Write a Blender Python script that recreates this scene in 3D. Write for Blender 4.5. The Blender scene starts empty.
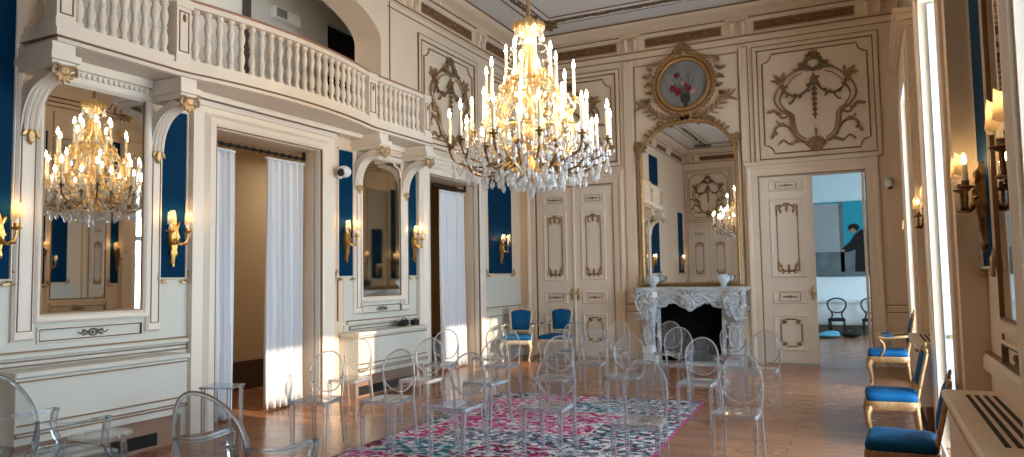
import bpy, math, random
from mathutils import Vector, Matrix
random.seed(7)
sc = bpy.context.scene
C = sc.collection
PI = math.pi

# ------------------------------------------------------------ camera, sky, sun, daylight, exposure
cam_d = bpy.data.cameras.new('camera')
cam_d.sensor_width = 36.0
cam_d.lens = 36.0 * 732.0 / 1024.0
cam_d.clip_start = 0.02
cam_d.clip_end = 200
cam = bpy.data.objects.new('camera', cam_d)
C.objects.link(cam)
YAW, PITCH, ROLL = math.radians(26.03), math.radians(3.82), math.radians(-0.96)
fwd = Vector((-math.sin(YAW) * math.cos(PITCH), math.cos(YAW) * math.cos(PITCH), math.sin(PITCH)))
rgt = Vector((math.cos(YAW), math.sin(YAW), 0))
upv = rgt.cross(fwd)
r2 = math.cos(ROLL) * rgt + math.sin(ROLL) * upv
u2 = -math.sin(ROLL) * rgt + math.cos(ROLL) * upv
m3 = Matrix((r2, u2, -fwd)).transposed()
cam.matrix_world = Matrix.Translation((0, 0, 1.6)) @ m3.to_4x4()
sc.camera = cam

wd = bpy.data.worlds.new('sky')
sc.world = wd
wd.use_nodes = True
wb = wd.node_tree.nodes['Background']
wb.inputs[0].default_value = (0.62, 0.80, 1.0, 1)
wb.inputs[1].default_value = 2.2

sun_d = bpy.data.lights.new('sun', 'SUN')
sun_d.energy = 5.5
sun_d.angle = math.radians(0.6)
sun_d.color = (1.0, 0.80, 0.58)
sun = bpy.data.objects.new('sun', sun_d)
C.objects.link(sun)
sun.rotation_euler = Vector((-1.0, 0.10, -0.42)).to_track_quat('-Z', 'Y').to_euler()

WINS = [(1.40, 3.10), (5.72, 7.75), (10.20, 12.10)]       # the windows of the right wall, along Y
WZ0, WZ1 = 0.06, 4.10
for (a, b) in WINS:                                        # daylight through the windows
    ld = bpy.data.lights.new('daylight', 'AREA')
    ld.shape = 'RECTANGLE'
    ld.size = WZ1 - WZ0 + .6
    ld.size_y = b - a + 1.2
    ld.energy = 430.0 if a > 3 else 330.0
    ld.color = (0.72, 0.87, 1.0)
    lo = bpy.data.objects.new('daylight', ld)
    C.objects.link(lo)
    lo.location = (2.1, (a + b) / 2, (WZ0 + WZ1) / 2)
    lo.rotation_euler = (0, PI / 2, 0)
ld = bpy.data.lights.new('daylight', 'AREA')               # area light added to light the room beyond the open door; no window built
ld.shape = 'RECTANGLE'; ld.size = 2.6; ld.size_y = 3.0; ld.energy = 170.0; ld.color = (0.66, 0.86, 1.0)
lo = bpy.data.objects.new('daylight', ld); C.objects.link(lo)
lo.location = (2.9, 18.0, 2.2); lo.rotation_euler = (0, PI / 2, 0)

ld = bpy.data.lights.new('passage_fill', 'AREA')          # fill light added to brighten the passage behind the curtains
ld.shape = 'RECTANGLE'; ld.size = .5; ld.size_y = 1.6; ld.energy = 16.0; ld.color = (1.0, 0.86, 0.66)
for y in (4.6, 9.3):
    lo = bpy.data.objects.new('passage_fill', ld); C.objects.link(lo); lo.location = (-7.7, y, 3.5)
ld = bpy.data.lights.new('gallery_fill', 'AREA')           # added light, no fitting, to lift the dim gallery
ld.size = 1.2; ld.energy = 12.0; ld.color = (1.0, 0.95, 0.88)
lo = bpy.data.objects.new('gallery_fill', ld); C.objects.link(lo); lo.location = (-7.8, 7.2, 6.45)
sc.view_settings.view_transform = 'Standard'
sc.view_settings.look = 'None'
sc.view_settings.gamma = 1.0
sc.view_settings.use_curve_mapping = False
sc.view_settings.exposure = 0.6
sc.cycles.transparent_max_bounces = 96
sc.cycles.max_bounces = 28
sc.cycles.transmission_bounces = 24
sc.cycles.diffuse_bounces = 5
sc.cycles.glossy_bounces = 5
sc.cycles.sample_clamp_indirect = 6.0
sc.cycles.caustics_reflective = False
sc.cycles.caustics_refractive = False

# ------------------------------------------------------------ materials
MATS = {}

def mat(name, col, rough=0.5, metal=0.0, spec=0.5, trans=None, emit=None, estr=0.0, bump=None, noise=None):
    m = bpy.data.materials.new(name)
    m.use_nodes = True
    nt = m.node_tree
    p = nt.nodes['Principled BSDF']
    p.inputs['Base Color'].default_value = (*col, 1)
    p.inputs['Roughness'].default_value = rough
    p.inputs['Metallic'].default_value = metal
    p.inputs['Specular IOR Level'].default_value = spec
    if emit:
        p.inputs['Emission Color'].default_value = (*emit, 1)
        p.inputs['Emission Strength'].default_value = estr
    if noise:                                               # a little mottling of the paint or metal: (scale, second colour)
        tc = nt.nodes.new('ShaderNodeTexCoord')
        nz = nt.nodes.new('ShaderNodeTexNoise')
        nz.inputs['Scale'].default_value = noise[0]
        nz.inputs['Detail'].default_value = 4
        rp = nt.nodes.new('ShaderNodeValToRGB')
        rp.color_ramp.elements[0].position = 0.35
        rp.color_ramp.elements[1].position = 0.65
        rp.color_ramp.elements[0].color = (*col, 1)
        rp.color_ramp.elements[1].color = (*noise[1], 1)
        nt.links.new(tc.outputs['Object'], nz.inputs['Vector'])
        nt.links.new(nz.outputs['Fac'], rp.inputs['Fac'])
        nt.links.new(rp.outputs['Color'], p.inputs['Base Color'])
    if bump:                                                # (scale, strength)
        tc = nt.nodes.new('ShaderNodeTexCoord')
        nz = nt.nodes.new('ShaderNodeTexNoise')
        nz.inputs['Scale'].default_value = bump[0]
        nz.inputs['Detail'].default_value = 5
        bp = nt.nodes.new('ShaderNodeBump')
        bp.inputs['Strength'].default_value = bump[1]
        bp.inputs['Distance'].default_value = 0.02
        nt.links.new(tc.outputs['Object'], nz.inputs['Vector'])
        nt.links.new(nz.outputs['Fac'], bp.inputs['Height'])
        nt.links.new(bp.outputs['Normal'], p.inputs['Normal'])
    MATS[name] = m
    return m

def clear(name, tint, body, ior=1.5, body_fac=0.06, rough=0.02):
    """clear plastic, glass or crystal: see-through, Fresnel gloss, a trace of milky body"""
    m = bpy.data.materials.new(name)
    m.use_nodes = True
    nt = m.node_tree
    nt.nodes.remove(nt.nodes['Principled BSDF'])
    out = nt.nodes['Material Output']
    tr = nt.nodes.new('ShaderNodeBsdfTransparent'); tr.inputs[0].default_value = (*tint, 1)
    gl = nt.nodes.new('ShaderNodeBsdfGlossy'); gl.inputs['Roughness'].default_value = rough
    df = nt.nodes.new('ShaderNodeBsdfDiffuse'); df.inputs[0].default_value = (*body, 1)
    fr = nt.nodes.new('ShaderNodeFresnel')
    ge = nt.nodes.new('ShaderNodeNewGeometry')            # on the far side of the sheet the ratio turns round
    mr = nt.nodes.new('ShaderNodeMapRange'); mr.inputs[3].default_value = ior; mr.inputs[4].default_value = 1.0 / ior
    nt.links.new(ge.outputs['Backfacing'], mr.inputs[0]); nt.links.new(mr.outputs[0], fr.inputs['IOR'])
    m1 = nt.nodes.new('ShaderNodeMixShader'); m1.inputs[0].default_value = body_fac
    m2 = nt.nodes.new('ShaderNodeMixShader')
    nt.links.new(tr.outputs[0], m1.inputs[1]); nt.links.new(df.outputs[0], m1.inputs[2])
    nt.links.new(fr.outputs[0], m2.inputs[0])
    nt.links.new(m1.outputs[0], m2.inputs[1]); nt.links.new(gl.outputs[0], m2.inputs[2])
    nt.links.new(m2.outputs[0], out.inputs['Surface'])
    MATS[name] = m
    return m

def refractive(name, col, ior, through, body, body_fac):
    """thick clear acrylic that bends light: legs, rims and arms"""
    m = bpy.data.materials.new(name)
    m.use_nodes = True
    nt = m.node_tree
    nt.nodes.remove(nt.nodes['Principled BSDF'])
    gl = nt.nodes.new('ShaderNodeBsdfGlass'); gl.inputs['Color'].default_value = (*col, 1); gl.inputs['Roughness'].default_value = 0.0; gl.inputs['IOR'].default_value = ior
    tr = nt.nodes.new('ShaderNodeBsdfTransparent'); tr.inputs[0].default_value = (*col, 1)
    df = nt.nodes.new('ShaderNodeBsdfDiffuse'); df.inputs[0].default_value = (*body, 1)
    m1 = nt.nodes.new('ShaderNodeMixShader'); m1.inputs[0].default_value = through
    m2 = nt.nodes.new('ShaderNodeMixShader'); m2.inputs[0].default_value = body_fac
    nt.links.new(gl.outputs[0], m1.inputs[1]); nt.links.new(tr.outputs[0], m1.inputs[2])
    nt.links.new(m1.outputs[0], m2.inputs[1]); nt.links.new(df.outputs[0], m2.inputs[2])
    nt.links.new(m2.outputs[0], nt.nodes['Material Output'].inputs['Surface'])
    MATS[name] = m
    return m

CREAM = (0.77, 0.625, 0.475)
mat('wall_paint', CREAM, 0.55, noise=(1.3, (0.73, 0.585, 0.435)))
mat('door_paint', (0.78, 0.67, 0.555), 0.40)
mat('white_paint', (0.79, 0.71, 0.61), 0.40)
mat('balcony_paint', (0.76, 0.665, 0.56), 0.5)
mat('wainscot_paint', (0.63, 0.61, 0.54), 0.45)
mat('line_gilt', (0.26, 0.145, 0.065), 0.5, 0.25)
mat('relief_gilt', (0.24, 0.13, 0.055), 0.45, 0.35, noise=(14, (0.40, 0.25, 0.12)))
mat('dark_relief', (0.105, 0.062, 0.03), 0.5, 0.2, noise=(18, (0.24, 0.15, 0.07)))
mat('frieze_brown', (0.13, 0.055, 0.022), 0.6, noise=(22, (0.20, 0.10, 0.04)))
mat('gold', (0.70, 0.45, 0.18), 0.30, 0.9, noise=(20, (0.85, 0.60, 0.28)))
mat('gold_frame', (0.36, 0.195, 0.07), 0.40, 0.65, noise=(25, (0.52, 0.32, 0.14)))
mat('bright_gold', (0.92, 0.66, 0.32), 0.28, 0.8)
mat('bronze', (0.30, 0.17, 0.07), 0.35, 0.8, noise=(30, (0.16, 0.09, 0.04)))
mat('antique_gold', (0.42, 0.27, 0.13), 0.42, 0.55, noise=(30, (0.56, 0.39, 0.2)))
mat('blue_silk', (0.001, 0.027, 0.070), 0.6, spec=0.04, noise=(3, (0.0015, 0.033, 0.084)))
mat('blue_velvet', (0.002, 0.085, 0.22), 0.75, spec=0.2, bump=(60, 0.15))
mat('curtain', (0.74, 0.76, 0.80), 0.85, spec=0.1)
mat('black_iron', (0.012, 0.012, 0.013), 0.45, 0.4)
mat('soot', (0.004, 0.0045, 0.005), 0.9, spec=0.0, noise=(9, (0.008, 0.009, 0.010)))
mat('marble', (0.66, 0.68, 0.70), 0.32, noise=(5, (0.44, 0.48, 0.53)))
mat('marble_carved', (0.68, 0.71, 0.74), 0.45, noise=(16, (0.42, 0.47, 0.53)), bump=(45, 0.6))
mat('mirror_glass', (0.80, 0.79, 0.76), 0.015, 1.0)
mat('old_mirror', (0.66, 0.64, 0.58), 0.03, 1.0)
mat('candle_wax', (0.90, 0.86, 0.76), 0.45)
mat('flame', (1, 0.85, 0.6), 0.4, emit=(1.0, 0.74, 0.42), estr=98.0)
mat('sconce_flame', (1, 0.8, 0.5), 0.4, emit=(1.0, 0.66, 0.30), estr=52.0)
mat('ceiling_paint', (0.66, 0.64, 0.62), 0.7)
mat('plinth_brown', (0.26, 0.15, 0.10), 0.5)
mat('dark_plinth', (0.03, 0.022, 0.018), 0.5)
mat('porcelain', (0.74, 0.77, 0.80), 0.18, noise=(12, (0.50, 0.58, 0.66)))
mat('tan_wall', (0.52, 0.40, 0.26), 0.7)
mat('dark_wood', (0.07, 0.04, 0.025), 0.4)
mat('loggia_grey', (0.62, 0.60, 0.56), 0.8)
mat('loggia_dark', (0.06, 0.05, 0.045), 0.8)
mat('black_void', (0.006, 0.005, 0.005), 0.9)
mat('white_plastic', (0.78, 0.78, 0.76), 0.35)
mat('black_plastic', (0.015, 0.015, 0.017), 0.4)
mat('black_cloth', (0.012, 0.012, 0.013), 0.95, bump=(30, 0.4))
mat('shutter_white', (0.52, 0.59, 0.62), 0.4)
mat('brass', (0.55, 0.36, 0.13), 0.3, 0.9)
mat('canvas_grey', (0.27, 0.265, 0.26), 0.7, noise=(4, (0.19, 0.19, 0.19)))
mat('petal_red', (0.20, 0.012, 0.03), 0.7)
mat('petal_pink', (0.52, 0.30, 0.30), 0.7)
mat('stem_green', (0.05, 0.07, 0.05), 0.7)
mat('dark_vase', (0.03, 0.03, 0.035), 0.6)
mat('teal_paint', (0.01, 0.27, 0.36), 0.7)
mat('pale_blue_wall', (0.58, 0.70, 0.74), 0.8)
mat('slate_paint', (0.13, 0.16, 0.175), 0.7, noise=(3, (0.09, 0.11, 0.12)))
mat('grey_panel', (0.30, 0.32, 0.32), 0.7)
mat('skin_paint', (0.30, 0.18, 0.13), 0.7)
mat('white_table', (0.75, 0.80, 0.82), 0.5)
mat('blue_cloth', (0.10, 0.38, 0.52), 0.8)
mat('blocker_stone', (0.35, 0.32, 0.28), 0.9)
mat('radiator_slot', (0.012, 0.010, 0.008), 0.8)
clear('clear_acrylic', (0.955, 0.965, 0.975), (0.84, 0.89, 0.96), 1.52, 0.04)
refractive('acrylic_edge', (0.95, 0.97, 1.0), 1.44, 0.12, (0.95, 0.97, 1.0), 0.12)
clear('armchair_acrylic', (0.90, 0.92, 0.935), (0.66, 0.74, 0.80), 1.55, 0.025)
refractive('armchair_edge', (0.86, 0.90, 0.93), 1.45, 0.12, (0.5, 0.6, 0.68), 0.02)
clear('crystal', (0.93, 0.93, 0.93), (0.95, 0.94, 0.92), 1.9, 0.34, 0.05)
clear('window_pane', (0.95, 0.97, 0.98), (0.8, 0.9, 1.0), 1.45, 0.0)

def shade_mat():
    m = bpy.data.materials.new('paper_shade')
    m.use_nodes = True
    nt = m.node_tree
    nt.nodes.remove(nt.nodes['Principled BSDF'])
    df = nt.nodes.new('ShaderNodeBsdfDiffuse'); df.inputs[0].default_value = (0.80, 0.66, 0.46, 1)
    tl = nt.nodes.new('ShaderNodeBsdfTranslucent'); tl.inputs[0].default_value = (0.90, 0.66, 0.38, 1)
    mx = nt.nodes.new('ShaderNodeMixShader'); mx.inputs[0].default_value = 0.35
    nt.links.new(df.outputs[0], mx.inputs[1]); nt.links.new(tl.outputs[0], mx.inputs[2])
    nt.links.new(mx.outputs[0], nt.nodes['Material Output'].inputs['Surface'])
    MATS['paper_shade'] = m
shade_mat()

def node(nt, kind, **kw):
    n = nt.nodes.new(kind)
    for k, v in kw.items():
        setattr(n, k, v)
    return n

def floor_mat():
    m = mat('parquet', (0.3, 0.16, 0.09), 0.22)
    nt = m.node_tree; p = nt.nodes['Principled BSDF']; L = nt.links.new
    tc = node(nt, 'ShaderNodeTexCoord')
    br = node(nt, 'ShaderNodeTexBrick')
    br.inputs['Scale'].default_value = 1.0
    br.inputs['Brick Width'].default_value = 1.5
    br.inputs['Row Height'].default_value = 0.16
    br.inputs['Mortar Size'].default_value = 0.004
    br.inputs['Color1'].default_value = (0.34, 0.155, 0.080, 1)
    br.inputs['Color2'].default_value = (0.27, 0.118, 0.062, 1)
    br.inputs['Mortar'].default_value = (0.10, 0.05, 0.03, 1)
    mp = node(nt, 'ShaderNodeMapping')
    mp.inputs['Scale'].default_value = (1.2, 14.0, 1.0)
    nz = node(nt, 'ShaderNodeTexNoise'); nz.inputs['Scale'].default_value = 2.2; nz.inputs['Detail'].default_value = 6
    rp = node(nt, 'ShaderNodeValToRGB')
    rp.color_ramp.elements[0].color = (0.72, 0.72, 0.72, 1); rp.color_ramp.elements[1].color = (1.2, 1.15, 1.1, 1)
    mx = node(nt, 'ShaderNodeMix', data_type='RGBA', blend_type='MULTIPLY'); mx.inputs[0].default_value = 1.0
    L(tc.outputs['Object'], br.inputs['Vector']); L(tc.outputs['Object'], mp.inputs['Vector'])
    L(mp.outputs[0], nz.inputs['Vector']); L(nz.outputs['Fac'], rp.inputs['Fac'])
    L(br.outputs['Color'], mx.inputs[6]); L(rp.outputs['Color'], mx.inputs[7])
    L(mx.outputs[2], p.inputs['Base Color'])
    n2 = node(nt, 'ShaderNodeTexNoise'); n2.inputs['Scale'].default_value = 1.4; n2.inputs['Detail'].default_value = 3
    mr = node(nt, 'ShaderNodeMapRange')
    mr.inputs[3].default_value = 0.16; mr.inputs[4].default_value = 0.34
    L(tc.outputs['Object'], n2.inputs['Vector']); L(n2.outputs['Fac'], mr.inputs[0]); L(mr.outputs[0], p.inputs['Roughness'])
    bp = node(nt, 'ShaderNodeBump'); bp.inputs['Strength'].default_value = 0.05
    L(nz.outputs['Fac'], bp.inputs['Height']); L(bp.outputs[0], p.inputs['Normal'])
floor_mat()

def rug_mat():
    """patchwork of overdyed carpet pieces: grey, magenta, sky blue, dark red and ink patches, broken by worn flecks"""
    m = mat('rug_pile', (0.4, 0.1, 0.2), 0.95, spec=0.1)
    nt = m.node_tree; p = nt.nodes['Principled BSDF']; L = nt.links.new
    tc = node(nt, 'ShaderNodeTexCoord')
    br = node(nt, 'ShaderNodeTexBrick')                    # patch layout
    br.offset = 0.37
    br.inputs['Scale'].default_value = 1.0
    br.inputs['Brick Width'].default_value = 0.86
    br.inputs['Row Height'].default_value = 0.62
    br.inputs['Mortar Size'].default_value = 0.012
    br.inputs['Color1'].default_value = (0, 0, 0, 1); br.inputs['Color2'].default_value = (1, 1, 1, 1)
    br.inputs['Mortar'].default_value = (0.5, 0.5, 0.5, 1)
    L(tc.outputs['Object'], br.inputs['Vector'])
    r1 = node(nt, 'ShaderNodeValToRGB'); r1.color_ramp.interpolation = 'CONSTANT'
    els = r1.color_ramp.elements
    cols = [(0.0, (0.045, 0.06, 0.085)), (0.14, (0.50, 0.02, 0.13)), (0.30, (0.03, 0.20, 0.30)), (0.42, (0.58, 0.04, 0.20)),
            (0.56, (0.10, 0.13, 0.17)), (0.68, (0.02, 0.14, 0.20)), (0.80, (0.22, 0.008, 0.05)), (0.92, (0.62, 0.10, 0.26))]
    els[0].position = 0.0; els[0].color = (*cols[0][1], 1)
    els[1].position = cols[1][0]; els[1].color = (*cols[1][1], 1)
    for q, c in cols[2:]:
        e = els.new(q); e.color = (*c, 1)
    L(br.outputs['Color'], r1.inputs['Fac'])
    vo = node(nt, 'ShaderNodeTexVoronoi'); vo.inputs['Scale'].default_value = 21.0
    mp = node(nt, 'ShaderNodeMapping'); mp.inputs['Scale'].default_value = (0.8, 1.25, 1)
    L(tc.outputs['Object'], mp.inputs['Vector']); L(mp.outputs[0], vo.inputs['Vector'])
    r2_ = node(nt, 'ShaderNodeValToRGB'); r2_.color_ramp.interpolation = 'CONSTANT'
    e2 = r2_.color_ramp.elements
    e2[0].position = 0.0; e2[0].color = (0.66, 0.66, 0.70, 1)
    e2[1].position = 0.22; e2[1].color = (0.22, 0.30, 0.38, 1)
    for q, c in [(0.36, (0.03, 0.04, 0.055)), (0.46, (0.40, 0.58, 0.66)), (0.62, (0.50, 0.03, 0.15)), (0.72, (0.80, 0.74, 0.76))]:
        e = e2.new(q); e.color = (*c, 1)
    sx = node(nt, 'ShaderNodeSeparateXYZ'); L(vo.outputs['Color'], sx.inputs[0]); L(sx.outputs[0], r2_.inputs['Fac'])
    nz = node(nt, 'ShaderNodeTexNoise'); nz.inputs['Scale'].default_value = 11.0; nz.inputs['Detail'].default_value = 7
    nz.inputs['Roughness'].default_value = 0.7
    L(tc.outputs['Object'], nz.inputs['Vector'])
    r3 = node(nt, 'ShaderNodeValToRGB'); r3.color_ramp.elements[0].position = 0.46; r3.color_ramp.elements[1].position = 0.53
    L(nz.outputs['Fac'], r3.inputs['Fac'])
    mx = node(nt, 'ShaderNodeMix', data_type='RGBA'); L(r3.outputs['Color'], mx.inputs[0])
    L(r1.outputs['Color'], mx.inputs[6]); L(r2_.outputs['Color'], mx.inputs[7])
    # seams between the patches
    m2 = node(nt, 'ShaderNodeMix', data_type='RGBA'); L(br.outputs['Fac'], m2.inputs[0])
    L(mx.outputs[2], m2.inputs[6]); m2.inputs[7].default_value = (0.62, 0.56, 0.50, 1)
    L(m2.outputs[2], p.inputs['Base Color'])
    bp = node(nt, 'ShaderNodeBump'); bp.inputs['Strength'].default_value = 0.3; bp.inputs['Distance'].default_value = 0.01
    L(nz.outputs['Fac'], bp.inputs['Height']); L(bp.outputs[0], p.inputs['Normal'])
rug_mat()
mat('rug_binding_dark', (0.06, 0.07, 0.09), 0.9)
mat('rug_binding', (0.36, 0.03, 0.15), 0.9)

# ------------------------------------------------------------ mesh helpers
IDENT = lambda u, v, h: (u, v, h)

class MB:
    def __init__(self, f=None):
        self.v = []; self.q = []; self.f = f or IDENT

    def add(self, vs, fs):
        b = len(self.v)
        self.v += [self.f(*p) for p in vs]
        self.q += [tuple(b + i for i in q) for q in fs]
        return self

    def box(self, u0, u1, v0, v1, h0, h1):
        return self.add([(u0, v0, h0), (u1, v0, h0), (u1, v1, h0), (u0, v1, h0), (u0, v0, h1), (u1, v0, h1), (u1, v1, h1), (u0, v1, h1)],
                        [(0, 3, 2, 1), (4, 5, 6, 7), (0, 1, 5, 4), (1, 2, 6, 5), (2, 3, 7, 6), (3, 0, 4, 7)])

    def bbox(self, u0, u1, v0, v1, h0, h1, b=0.008):
        """box with chamfered outer (h1) face edges"""
        b = min(b, (u1 - u0) / 3, (v1 - v0) / 3)
        return self.loft([[(u0, v0, h0), (u1, v0, h0), (u1, v1, h0), (u0, v1, h0)],
                          [(u0, v0, h1 - b), (u1, v0, h1 - b), (u1, v1, h1 - b), (u0, v1, h1 - b)],
                          [(u0 + b, v0 + b, h1), (u1 - b, v0 + b, h1), (u1 - b, v1 - b, h1), (u0 + b, v1 - b, h1)]])

    def loft(self, rings, cap=True, closed=False):
        n = len(rings[0]); vs = [p for r in rings for p in r]; fs = []
        m = len(rings)
        for i in range(m if closed else m - 1):
            a = i * n; b = ((i + 1) % m) * n
            for k in range(n):
                fs.append((a + k, a + (k + 1) % n, b + (k + 1) % n, b + k))
        if cap and not closed:
            fs.append(tuple(reversed(range(n)))); fs.append(tuple(range((m - 1) * n, m * n)))
        return self.add(vs, fs)

    def ring(self, u0, u1, v0, v1, prof, closed=True):
        """rectangular moulding; prof = [(inset, height)...] swept round the rectangle"""
        rings = [[(u0 + o, v0 + o, h), (u1 - o, v0 + o, h), (u1 - o, v1 - o, h), (u0 + o, v1 - o, h)] for o, h in prof]
        return self.loft(rings, cap=False, closed=closed)

    def frame(self, u0, u1, v0, v1, w=0.03, d=0.02, h0=0.0):
        return self.ring(u0, u1, v0, v1, [(0, h0), (0, h0 + d * .6), (w * .3, h0 + d), (w * .7, h0 + d), (w, h0 + d * .5), (w, h0)])

    def tube(self, pts, r, n=6, closed=False, flat=1.0):
        P = [Vector(p) for p in pts]; m = len(P)
        R = r if isinstance(r, (list, tuple)) else [r] * m
        T = []
        for i in range(m):
            a = P[(i - 1) % m] if (closed or i > 0) else P[i]
            b = P[(i + 1) % m] if (closed or i < m - 1) else P[i]
            t = (b - a)
            T.append(t.normalized() if t.length > 1e-9 else Vector((0, 0, 1)))
        ref = Vector((0, 0, 1)) if abs(T[0].z) < 0.9 else Vector((1, 0, 0))
        nrm = (ref - T[0] * ref.dot(T[0])).normalized()
        rings = []
        for i in range(m):
            nrm = nrm - T[i] * nrm.dot(T[i])
            nrm = nrm.normalized() if nrm.length > 1e-6 else T[i].orthogonal().normalized()
            bn = T[i].cross(nrm)
            rings.append([tuple(P[i] + nrm * (R[i] * flat * math.cos(2 * PI * k / n)) + bn * (R[i] * math.sin(2 * PI * k / n))) for k in range(n)])
        return self.loft(rings, cap=True, closed=closed)

    def lathe(self, prof, c=(0, 0, 0), n=16, s=(1, 1)):
        rings = [[(c[0] + r * s[0] * math.cos(2 * PI * k / n), c[1] + r * s[1] * math.sin(2 * PI * k / n), c[2] + z) for k in range(n)] for r, z in prof]
        return self.loft(rings, cap=True)

    def poly(self, pts, h0, h1, bev=0.0):
        n = len(pts)
        rings = [[(u, v, h0) for u, v in pts], [(u, v, h1 - bev) for u, v in pts]]
        if bev:
            cu = sum(p[0] for p in pts) / n; cv = sum(p[1] for p in pts) / n
            k = 1 - bev / max(1e-6, max(math.hypot(p[0] - cu, p[1] - cv) for p in pts)) * 1.4
            rings.append([(cu + (u - cu) * k, cv + (v - cv) * k, h1) for u, v in pts])
        return self.loft(rings)

    def ball(self, c, r, nu=8, nv=5, ax=None):
        """ellipsoid; r = (a, b, c) along ax (three unit vectors) or the axes"""
        if not isinstance(r, (tuple, list)): r = (r, r, r)
        ax = ax or (Vector((1, 0, 0)), Vector((0, 1, 0)), Vector((0, 0, 1)))
        c = Vector(c); rings = []
        for j in range(1, nv):
            t = PI * j / nv
            rings.append([tuple(c + ax[0] * (r[0] * math.sin(t) * math.cos(2 * PI * k / nu)) + ax[1] * (r[1] * math.sin(t) * math.sin(2 * PI * k / nu)) + ax[2] * (-r[2] * math.cos(t))) for k in range(nu)])
        return self.loft(rings)

    def leaf(self, c, ang, L, W, T=0.012):
        """a carved leaf lying in the uv plane, pointing along ang"""
        d = Vector((math.cos(ang), math.sin(ang), 0)); n = Vector((-d.y, d.x, 0))
        return self.ball(Vector(c) + d * L / 2, (L / 2, W / 2, T), 6, 4, (d, n, Vector((0, 0, 1))))

    def build(self, name, material, parent=None, smooth=40):
        me = bpy.data.meshes.new(name)
        me.from_pydata(self.v, [], self.q)
        me.update()
        import bmesh
        bm = bmesh.new(); bm.from_mesh(me)
        bmesh.ops.recalc_face_normals(bm, faces=bm.faces)
        bm.to_mesh(me); bm.free()
        if smooth:
            for p in me.polygons: p.use_smooth = True
            me.set_sharp_from_angle(angle=math.radians(smooth))
        me.materials.append(MATS[material])
        o = bpy.data.objects.new(name, me)
        C.objects.link(o)
        if parent: o.parent = parent
        return o

def curve(pts, k=5, closed=False):
    """Catmull-Rom through the points"""
    P = [Vector(p) for p in pts]; n = len(P); out = []
    for i in range(n if closed else n - 1):
        if closed:
            a, b, c, d = P[(i - 1) % n], P[i], P[(i + 1) % n], P[(i + 2) % n]
        else:
            a, b, c, d = P[max(i - 1, 0)], P[i], P[i + 1], P[min(i + 2, n - 1)]
        for j in range(k):
            t = j / k
            out.append(0.5 * ((2 * b) + (c - a) * t + (2 * a - 5 * b + 4 * c - d) * t * t + (3 * b - a - 3 * c + d) * t ** 3))
    if not closed: out.append(P[-1])
    return out

def thing(name, label, cat, loc=(0, 0, 0), rz=0.0, group=None):
    o = bpy.data.objects.new(name, None)
    o.empty_display_size = 0.1
    C.objects.link(o); o.location = loc; o.rotation_euler = (0, 0, rz)
    o['label'] = label; o['category'] = cat
    if group: o['group'] = group
    return o

def tag(o, label, cat, group=None):
    o['label'] = label; o['category'] = cat
    if group: o['group'] = group
    return o

def struct(name, mb, m, parent=None, smooth=40):
    o = mb.build(name, m, parent, smooth)
    if not parent: o['kind'] = 'structure'
    return o

def copy_tree(o, parent=None):
    c = o.copy(); C.objects.link(c)
    if parent: c.parent = parent
    for ch in list(o.children): copy_tree(ch, c)
    return c

# ------------------------------------------------------------ the room: measures in metres, camera at x=0, y=0
XL, XLS, XR, XRS, YB, YN, ZC = -6.60, -6.52, 0.65, 0.50, 13.90, -1.30, 6.52
fL = lambda u, v, h: (XL + h, u, v)          # left wall: u = y, v = z, h = out of the wall
fLS = lambda u, v, h: (XLS + h, u, v)
fB = lambda u, v, h: (u, YB - h, v)          # far wall
fN = lambda u, v, h: (u, YN + h, v)          # near wall (behind the camera)
fR = lambda u, v, h: (XR - h, u, v)          # right wall
fRS = lambda u, v, h: (XRS - h, u, v)
fC = lambda u, v, h: (u, v, ZC - h)
D1, D2, DZ = (5.84, 7.56), (10.24, 11.90), 3.32          # curtained openings of the left wall
RD0, RD1, RDZ = -1.76, -0.03, 3.34                       # doorway in the far wall

struct('floor', MB().box(-9.6, 3.4, YN - .2, 22.6, -0.1, 0.0), 'parquet')
struct('ceiling', MB().box(-9.4, 3.4, YN - .4, YB + .4, ZC, ZC + .15), 'ceiling_paint')

w = MB(lambda u, v, h: (h, u, v))                         # left wall
def lw(y0, y1, z0, z1): w.box(y0, y1, z0, z1, -6.95, XL)
lw(YN, D1[0], 0, 3.8); lw(D1[1], D2[0], 0, 3.8); lw(D2[1], YB, 0, 3.8)
lw(D1[0], D1[1], DZ, 3.8); lw(D2[0], D2[1], DZ, 3.8)
arch = [(6.67 + 2.37 * math.cos(t), 5.25 + 0.65 * math.sin(t)) for t in [PI - PI * i / 32 for i in range(33)]]
w.box(YN, 4.30, 3.8, ZC, -7.1, XL); w.box(9.04, YB, 3.8, ZC, -7.1, XL)
for i in range(32):
    (ya, za), (yb, zb) = arch[i], arch[i + 1]
    w.add([(ya, za, -7.1), (yb, zb, -7.1), (yb, ZC, -7.1), (ya, ZC, -7.1), (ya, za, XL), (yb, zb, XL), (yb, ZC, XL), (ya, ZC, XL)],
          [(0, 1, 2, 3), (4, 5, 6, 7), (0, 1, 5, 4)])
struct('wall_left', w, 'wall_paint', smooth=25)

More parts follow.
